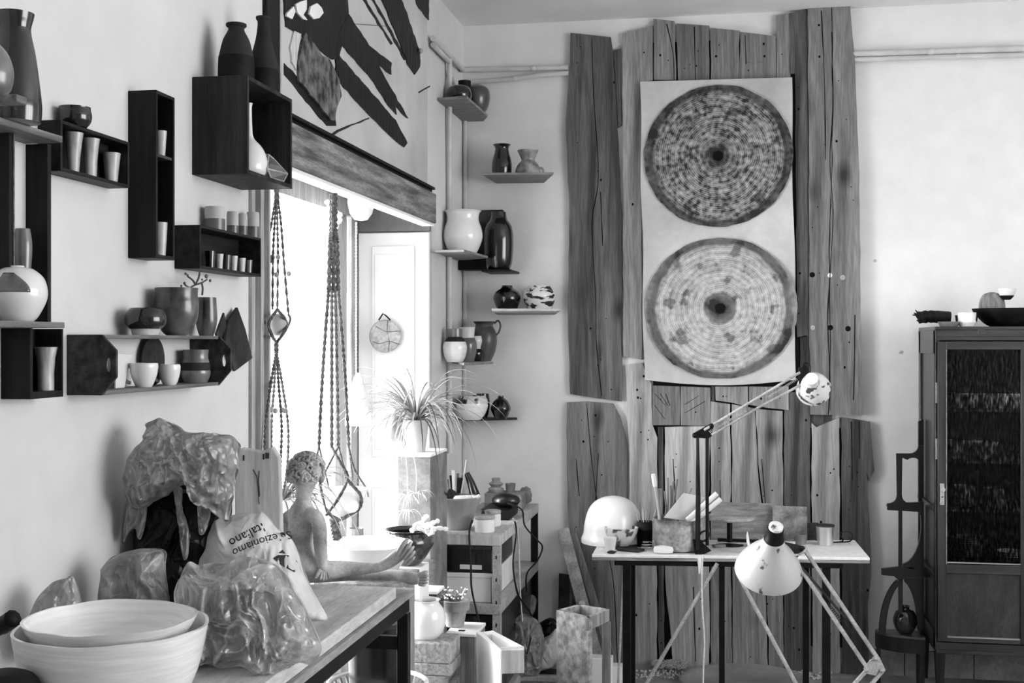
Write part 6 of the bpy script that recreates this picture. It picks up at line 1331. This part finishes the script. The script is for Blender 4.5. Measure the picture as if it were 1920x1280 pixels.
mb.box(CX0-.006, CX0+.02, CY0+.03, gy1, cz(955)-.01, cz(955)+.01); mb.box(CX0-.006, CX0+.02, CY0+.03, gy1, cz(1080)-.012, cz(1080)+.01)
mb.build('side_panel', CABW, cab, bevel=.002)
MB().box(CX0+.02, CX1, gy1-.006, gy1, zb_, zt_-.018).build('back_panel', DWOOD, cab)
x0_ = CX0; xs_ = fx(1757)
mb = MB(); mb.box(x0_, xs_-.002, CY0-.004, CY0+.02, zb_, zt_-.018); mb.box(xs_-.002, CX1, CY0-.002, CY0+.02, cz(638), zt_-.018); mb.box(xs_-.002, CX1, CY0-.004, CY0+.02, zb_, cz(1203))
mb.box(xs_, CX1, CY0-.01, CY0, cz(631), cz(628)); mb.box(fx(1833), fx(1848), CY0-.006, CY0, cz(628), cz(617)); mb.build('face_frame', CABH, cab, bevel=.002)
# door
dx0, dx1 = xs_, fx(1930)
door = MB()
for a in ((dx0, fx(1773), cz(1200), cz(640)), (fx(1912), dx1, cz(1200), cz(640))): door.box(a[0], a[1], CY0-.022, CY0-.004, a[2], a[3])
door = door.build('door', CABW, cab, bevel=.002)
for nm_, za_, zb2_ in (('top_rail', 655, 640), ('middle_rail', 1072, 1055), ('bottom_rail', 1200, 1190)): MB().box(fx(1773), fx(1912), CY0-.022, CY0-.004, cz(za_), cz(zb2_)).build(nm_, CABH, door, bevel=.002)
MB().box(fx(1773), fx(1912), CY0-.012, CY0-.006, cz(1190), cz(1072)).build('lower_panel', CABP, door)
MB().box(fx(1773), fx(1912), CY0-.013, CY0-.009, cz(1055), cz(655)).build('rippled_pane', RGLASS, door)
mb = MB(); mb.box(fx(1773), fx(1912), CY0-.024, CY0-.012, cz(1053), cz(1051)); mb.box(fx(1775), fx(1910), CY0-.024, CY0-.012, cz(1192), cz(1189.5)); mb.box(fx(1772.5), fx(1774), CY0-.024, CY0-.012, cz(1055), cz(655)); mb.build('bead', MWOODX, door)
mb = MB(); mb.box(fx(1761), fx(1769), CY0-.025, CY0-.021, cz(945), cz(905)); mb.build('keyhole_plate', STEEL, door, bevel=.001)
MB().lathe([(.003, 0), (.003, .02), (.01, .022), (.01, .03)], (fx(1765), CY0-.025, cz(915)), 14, axis=Matrix.Rotation(R(90), 3, 'X'), open_=False).build('key', STEEL, door)
MB().lathe([(.003, 0), (.0035, .001)], (fx(1765), CY0-.026, cz(930)), 10, axis=Matrix.Rotation(R(90), 3, 'X'), open_=False).build('keyhole', HOLE, door)
for y in (735, 840): MB().box(fx(1754), fx(1756.5), CY0-.012, CY0-.004, cz(y+20), cz(y-18)).build('hinge', STEEL, cab)
for x in (CX0+.003, 1.85): 
    for y in (CY0+.005, gy1-.05): MB().add([(x, y, zb_-.02), (x+.045, y, zb_-.02), (x+.045, y+.045, zb_-.02), (x, y+.045, zb_-.02), (x+.01, y+.01, 0), (x+.036, y+.01, 0), (x+.036, y+.036, 0), (x+.01, y+.036, 0)], [(0, 1, 2, 3), (4, 7, 6, 5), (0, 4, 5, 1), (1, 5, 6, 2), (2, 6, 7, 3), (3, 7, 4, 0)]).build('leg', DWOOD, cab)
sz = {}
for nm, y in (('a', 767), ('b', 864), ('c', 955), ('d', 1050)):
    z_ = cz(y); sz[nm] = z_; MB().box(CX0+.02, CX1, CY0+.03, gy1-.006, z_-.012, z_).build('shelf', EDGEW if nm != 'd' else CABH, cab)
G_K = 'crockery behind the rippled glass'
yk = CY0+.16
for k, cx in enumerate((1797, 1822, 1851, 1878, 1905)): pot('teacup', 'pale cup on the top glass shelf, %s from the left' % ['first', 'second', 'third', 'fourth', 'fifth'][k], 'cup', cx, [(7, 765), (11, 755), (13, 738)], ('Y', yk), WCER, zb=sz['a'], group=G_K, seg=18)
pot('bowl', 'grey bowl on the second shelf behind the glass, on the right', 'bowl', 1842, [(10, 862), (20, 850), (28, 830)], ('Y', yk), CREAM, zb=sz['b'], group=G_K)
pot('bowl', 'smaller pale bowl on the second shelf behind the glass, left', 'bowl', 1790, [(10, 862), (14, 850), (18, 828)], ('Y', yk), CREAM, zb=sz['b'], group=G_K)
def stack(cx, Y, z0, n_, hw, pitch, lab):
    for k in range(n_):
        P = onY(cx, 900, Y); S = depth(P)/F; o = MB().lathe([(hw*S*.6, 0), (hw*S*.98, .006), (hw*S, .008)], (P.x, P.y, z0+k*pitch), 28, t=.003).build('plate', CREAM)
        tag(o, '%s %s' % (['lowest', 'second', 'third', 'fourth', 'fifth', 'sixth', 'seventh', 'eighth', 'ninth'][k]+' plate'+(' up' if k else ''), lab), 'plate', lab)
stack(1806, yk, sz['c'], 4, 24, .009, 'in the short stack on the third glass shelf')
pot('bowl', 'round bowl resting on the short plate stack behind glass', 'bowl', 1806, [(10, 935), (18, 925), (22, 912)], ('Y', yk), CREAM, zb=sz['c']+.04, group=G_K)
pot('pan', 'grey lidded pot on the third shelf right behind the glass', 'pot', 1862, [(17, 953), (19, 940), (20, 918)], ('Y', yk), GGLZ, zb=sz['c'], group=G_K, sm=False)
stack(1812, yk, sz['d'], 9, 29, .0105, 'in the tall stack on the bottom glass shelf')
stack(1893, yk, sz['d'], 3, 24, .0105, 'in the low stack at the right of the bottom glass shelf')
# on top of the cabinet
zc_ = zt_+.001
pot('large_bowl', 'wide dark bowl on the cabinet top at the right edge', 'bowl', 1893, [(34, 607), (46, 600), (62, 582), (67, 573)], ('Y', CY0+.2), DGLM, zb=zc_, t=.008)
pot('small_bowl', 'small pale faceted bowl beside the wide dark bowl', 'bowl', 1813, [(13, 608), (17, 600), (16, 596), (17, 582)], ('Y', CY0+.08), WCERR, zb=zc_, sm=False, seg=12)
pot('flat_bowl', 'dark shallow plate just behind the pale faceted bowl', 'plate', 1812, [(10, 600), (19, 590), (20, 580), (21, 578)], ('Y', CY0+.32), DGLM, zb=zc_+.0, sm=False)
pot('flat_dish', 'low grey dish left of the pale faceted bowl on the cabinet', 'dish', 1779, [(16, 607), (19, 601), (20, 598)], ('Y', CY0+.08), GGLZ, zb=zc_, sm=False)
pot('upturned_bowl', 'striped bowl turned upside down inside the wide dark bowl', 'bowl', 1860, [(24, 590), (22, 570), (15, 558), (4, 554)], ('Y', CY0+.24), MWOOD, zb=zc_+.075, open_=False)
pot('nested_bowl', 'dark bowl with pale rim tipped on the striped bowl', 'bowl', 1888, [(6, 568), (13, 560), (17, 547)], ('Y', CY0+.2), [DGLM, WCERR], zb=zc_+.13, bands=[560])
mb = MB(); r_ = random.Random(3)
o = thing('bark_bundle', 'black charred bark bundle lying on the left of the cabinet top', 'bark', onY(1745, 606, CY0+.2)); o.location.z = zc_
P = [onY(1722, 596, CY0+.2), onY(1745, 594, CY0+.2), onY(1782, 596, CY0+.2)]
MB().tube(smooth([p_+Vector((0, 0, .002)) for p_ in P], 6), [.03+.006*mnoise.noise(Vector((k*.9, 0, 0))) for k in range(13)], 12).build('log', CHAR, o)
mb = MB()
for k in range(12): a = P[0]+Vector((0, r_.uniform(-.02, .02), r_.uniform(-.015, .02))); mb.tube([a+Vector((.03, 0, 0)), a, a+Vector((r_.uniform(-.03, 0), r_.uniform(-.02, .02), r_.uniform(-.01, .03)))], [.008, .006, .002], 6)
mb.build('splinters', CHAR, o)

# ================================================================ black corner stand (etagere)
EY = 6.3
et = thing('corner_stand', 'black curved corner stand with three shelves beside the cabinet', 'stand', (onY(1700, 1000, EY).x, EY, 0))
BLK = M('black_lacquer', .002, .005, sc=9, rough=.35, coat=.3)
def ep(poly, nm, y=EY, th_=.022):
    MB().prism([onY(a, b, y) for a, b in poly], (0, th_, 0)).build(nm, BLK, et, bevel=.002, flat=True)
def arc(cx, cy, rx, ry, a0, a1, n_=12): return [(cx+rx*math.cos(R(a0+(a1-a0)*k/n_)), cy+ry*math.sin(R(a0+(a1-a0)*k/n_))) for k in range(n_+1)]
ep([(1722, 790), (1728, 786), (1732, 786), (1732, 1212), (1722, 1212)], 'back_post', EY+.15)
ep([(1681, 850), (1708, 850)]+arc(1706, 836, 16, 14, 90, 0, 8)+[(1731, 836), (1731, 862), (1724, 862)]+arc(1712, 866, 12, 8, -30, -150, 6)+[(1692, 858), (1691, 925)]+arc(1699, 925, 8, 15, 180, 100, 6)+[(1700, 942), (1731, 941), (1731, 960)]+[(1700, 958)]+[(1664, 956), (1664, 944), (1672, 943)]+arc(1672, 927, 10, 15, 90, 0, 6), 'upper_frame')
ep([(1692, 956), (1685, 956)]+[(1685, 1062), (1692, 1062)], 'middle_post')
ep([(1732, 958), (1722, 962)]+arc(1690, 985, 37, 72, -15, 85, 14)+[(1693, 1068), (1732, 1068)], 'middle_bracket')
ep([(1653, 1066), (1685, 1062), (1750, 1064), (1750, 1082), (1700, 1082), (1688, 1090), (1676, 1080), (1653, 1078)], 'middle_shelf_edge')
ep(arc(1700, 1190, 52, 110, 180, 250, 14)+arc(1703, 1190, 42, 102, 250, 180, 14), 'lower_arch')
ep([(1685, 1085), (1693, 1085), (1693, 1182), (1685, 1182)], 'lower_post')
ep([(1732, 1082), (1694, 1082)]+arc(1688, 1180, 32, 92, -75, 0, 12)+[(1732, 1182)], 'lower_bracket')
zq = onY(1690, 1190, EY).z
P = [onY(x, 1190, EY+.12) for x in (1642,)][0]
qpts = [Vector((onY(1645, 1190, EY+.1).x, EY+.12, zq))]+[Vector((onY(1733, 1190, EY).x-.0-(onY(1733, 1190, EY).x-onY(1645, 1190, EY).x)*math.cos(R(a)), EY+.1-.14*math.sin(R(a)), zq)) for a in range(0, 91, 9)]+[Vector((onY(1733, 1190, EY).x, EY+.12, zq))]
MB().prism(qpts, (0, 0, -.012)).build('lower_shelf', M('shelf_lacquer', .06, .12, sc=9, rough=.3, coat=.4), et, bevel=.002, flat=True)
MB().prism([Vector((p_.x, p_.y, zq-.012)) for p_ in qpts], (0, 0, -.07)).build('apron', BLK, et, flat=True)
for y0_ in (952, 1074):
    zz = onY(1700, y0_, EY).z; xa = onY(1668, 950, EY).x; xb = onY(1733, 950, EY).x; MB().box(xa, xb, EY+.02, EY+.14, zz-.012, zz).build('shelf', BLK, et, bevel=.002)
for (x, y) in ((onY(1652, 1200, EY).x, EY+.1), (onY(1728, 1200, EY).x, EY+.1), (onY(1728, 1200, EY).x, EY-.03)): MB().box(x-.01, x+.01, y, y+.02, 0, zq-.08).build('leg', BLK, et)
pot('round_vase', 'round black glossy vase on the lowest shelf of the corner stand', 'vase', 1697, [(11, 1190), (18, 1180), (22, 1165), (17, 1149), (8, 1144), (8, 1139), (10, 1138)], ('Y', EY+.03), M('bronze_glaze', .012, .04, sc=14, rough=.12, coat=.8), zb=zq+.001)
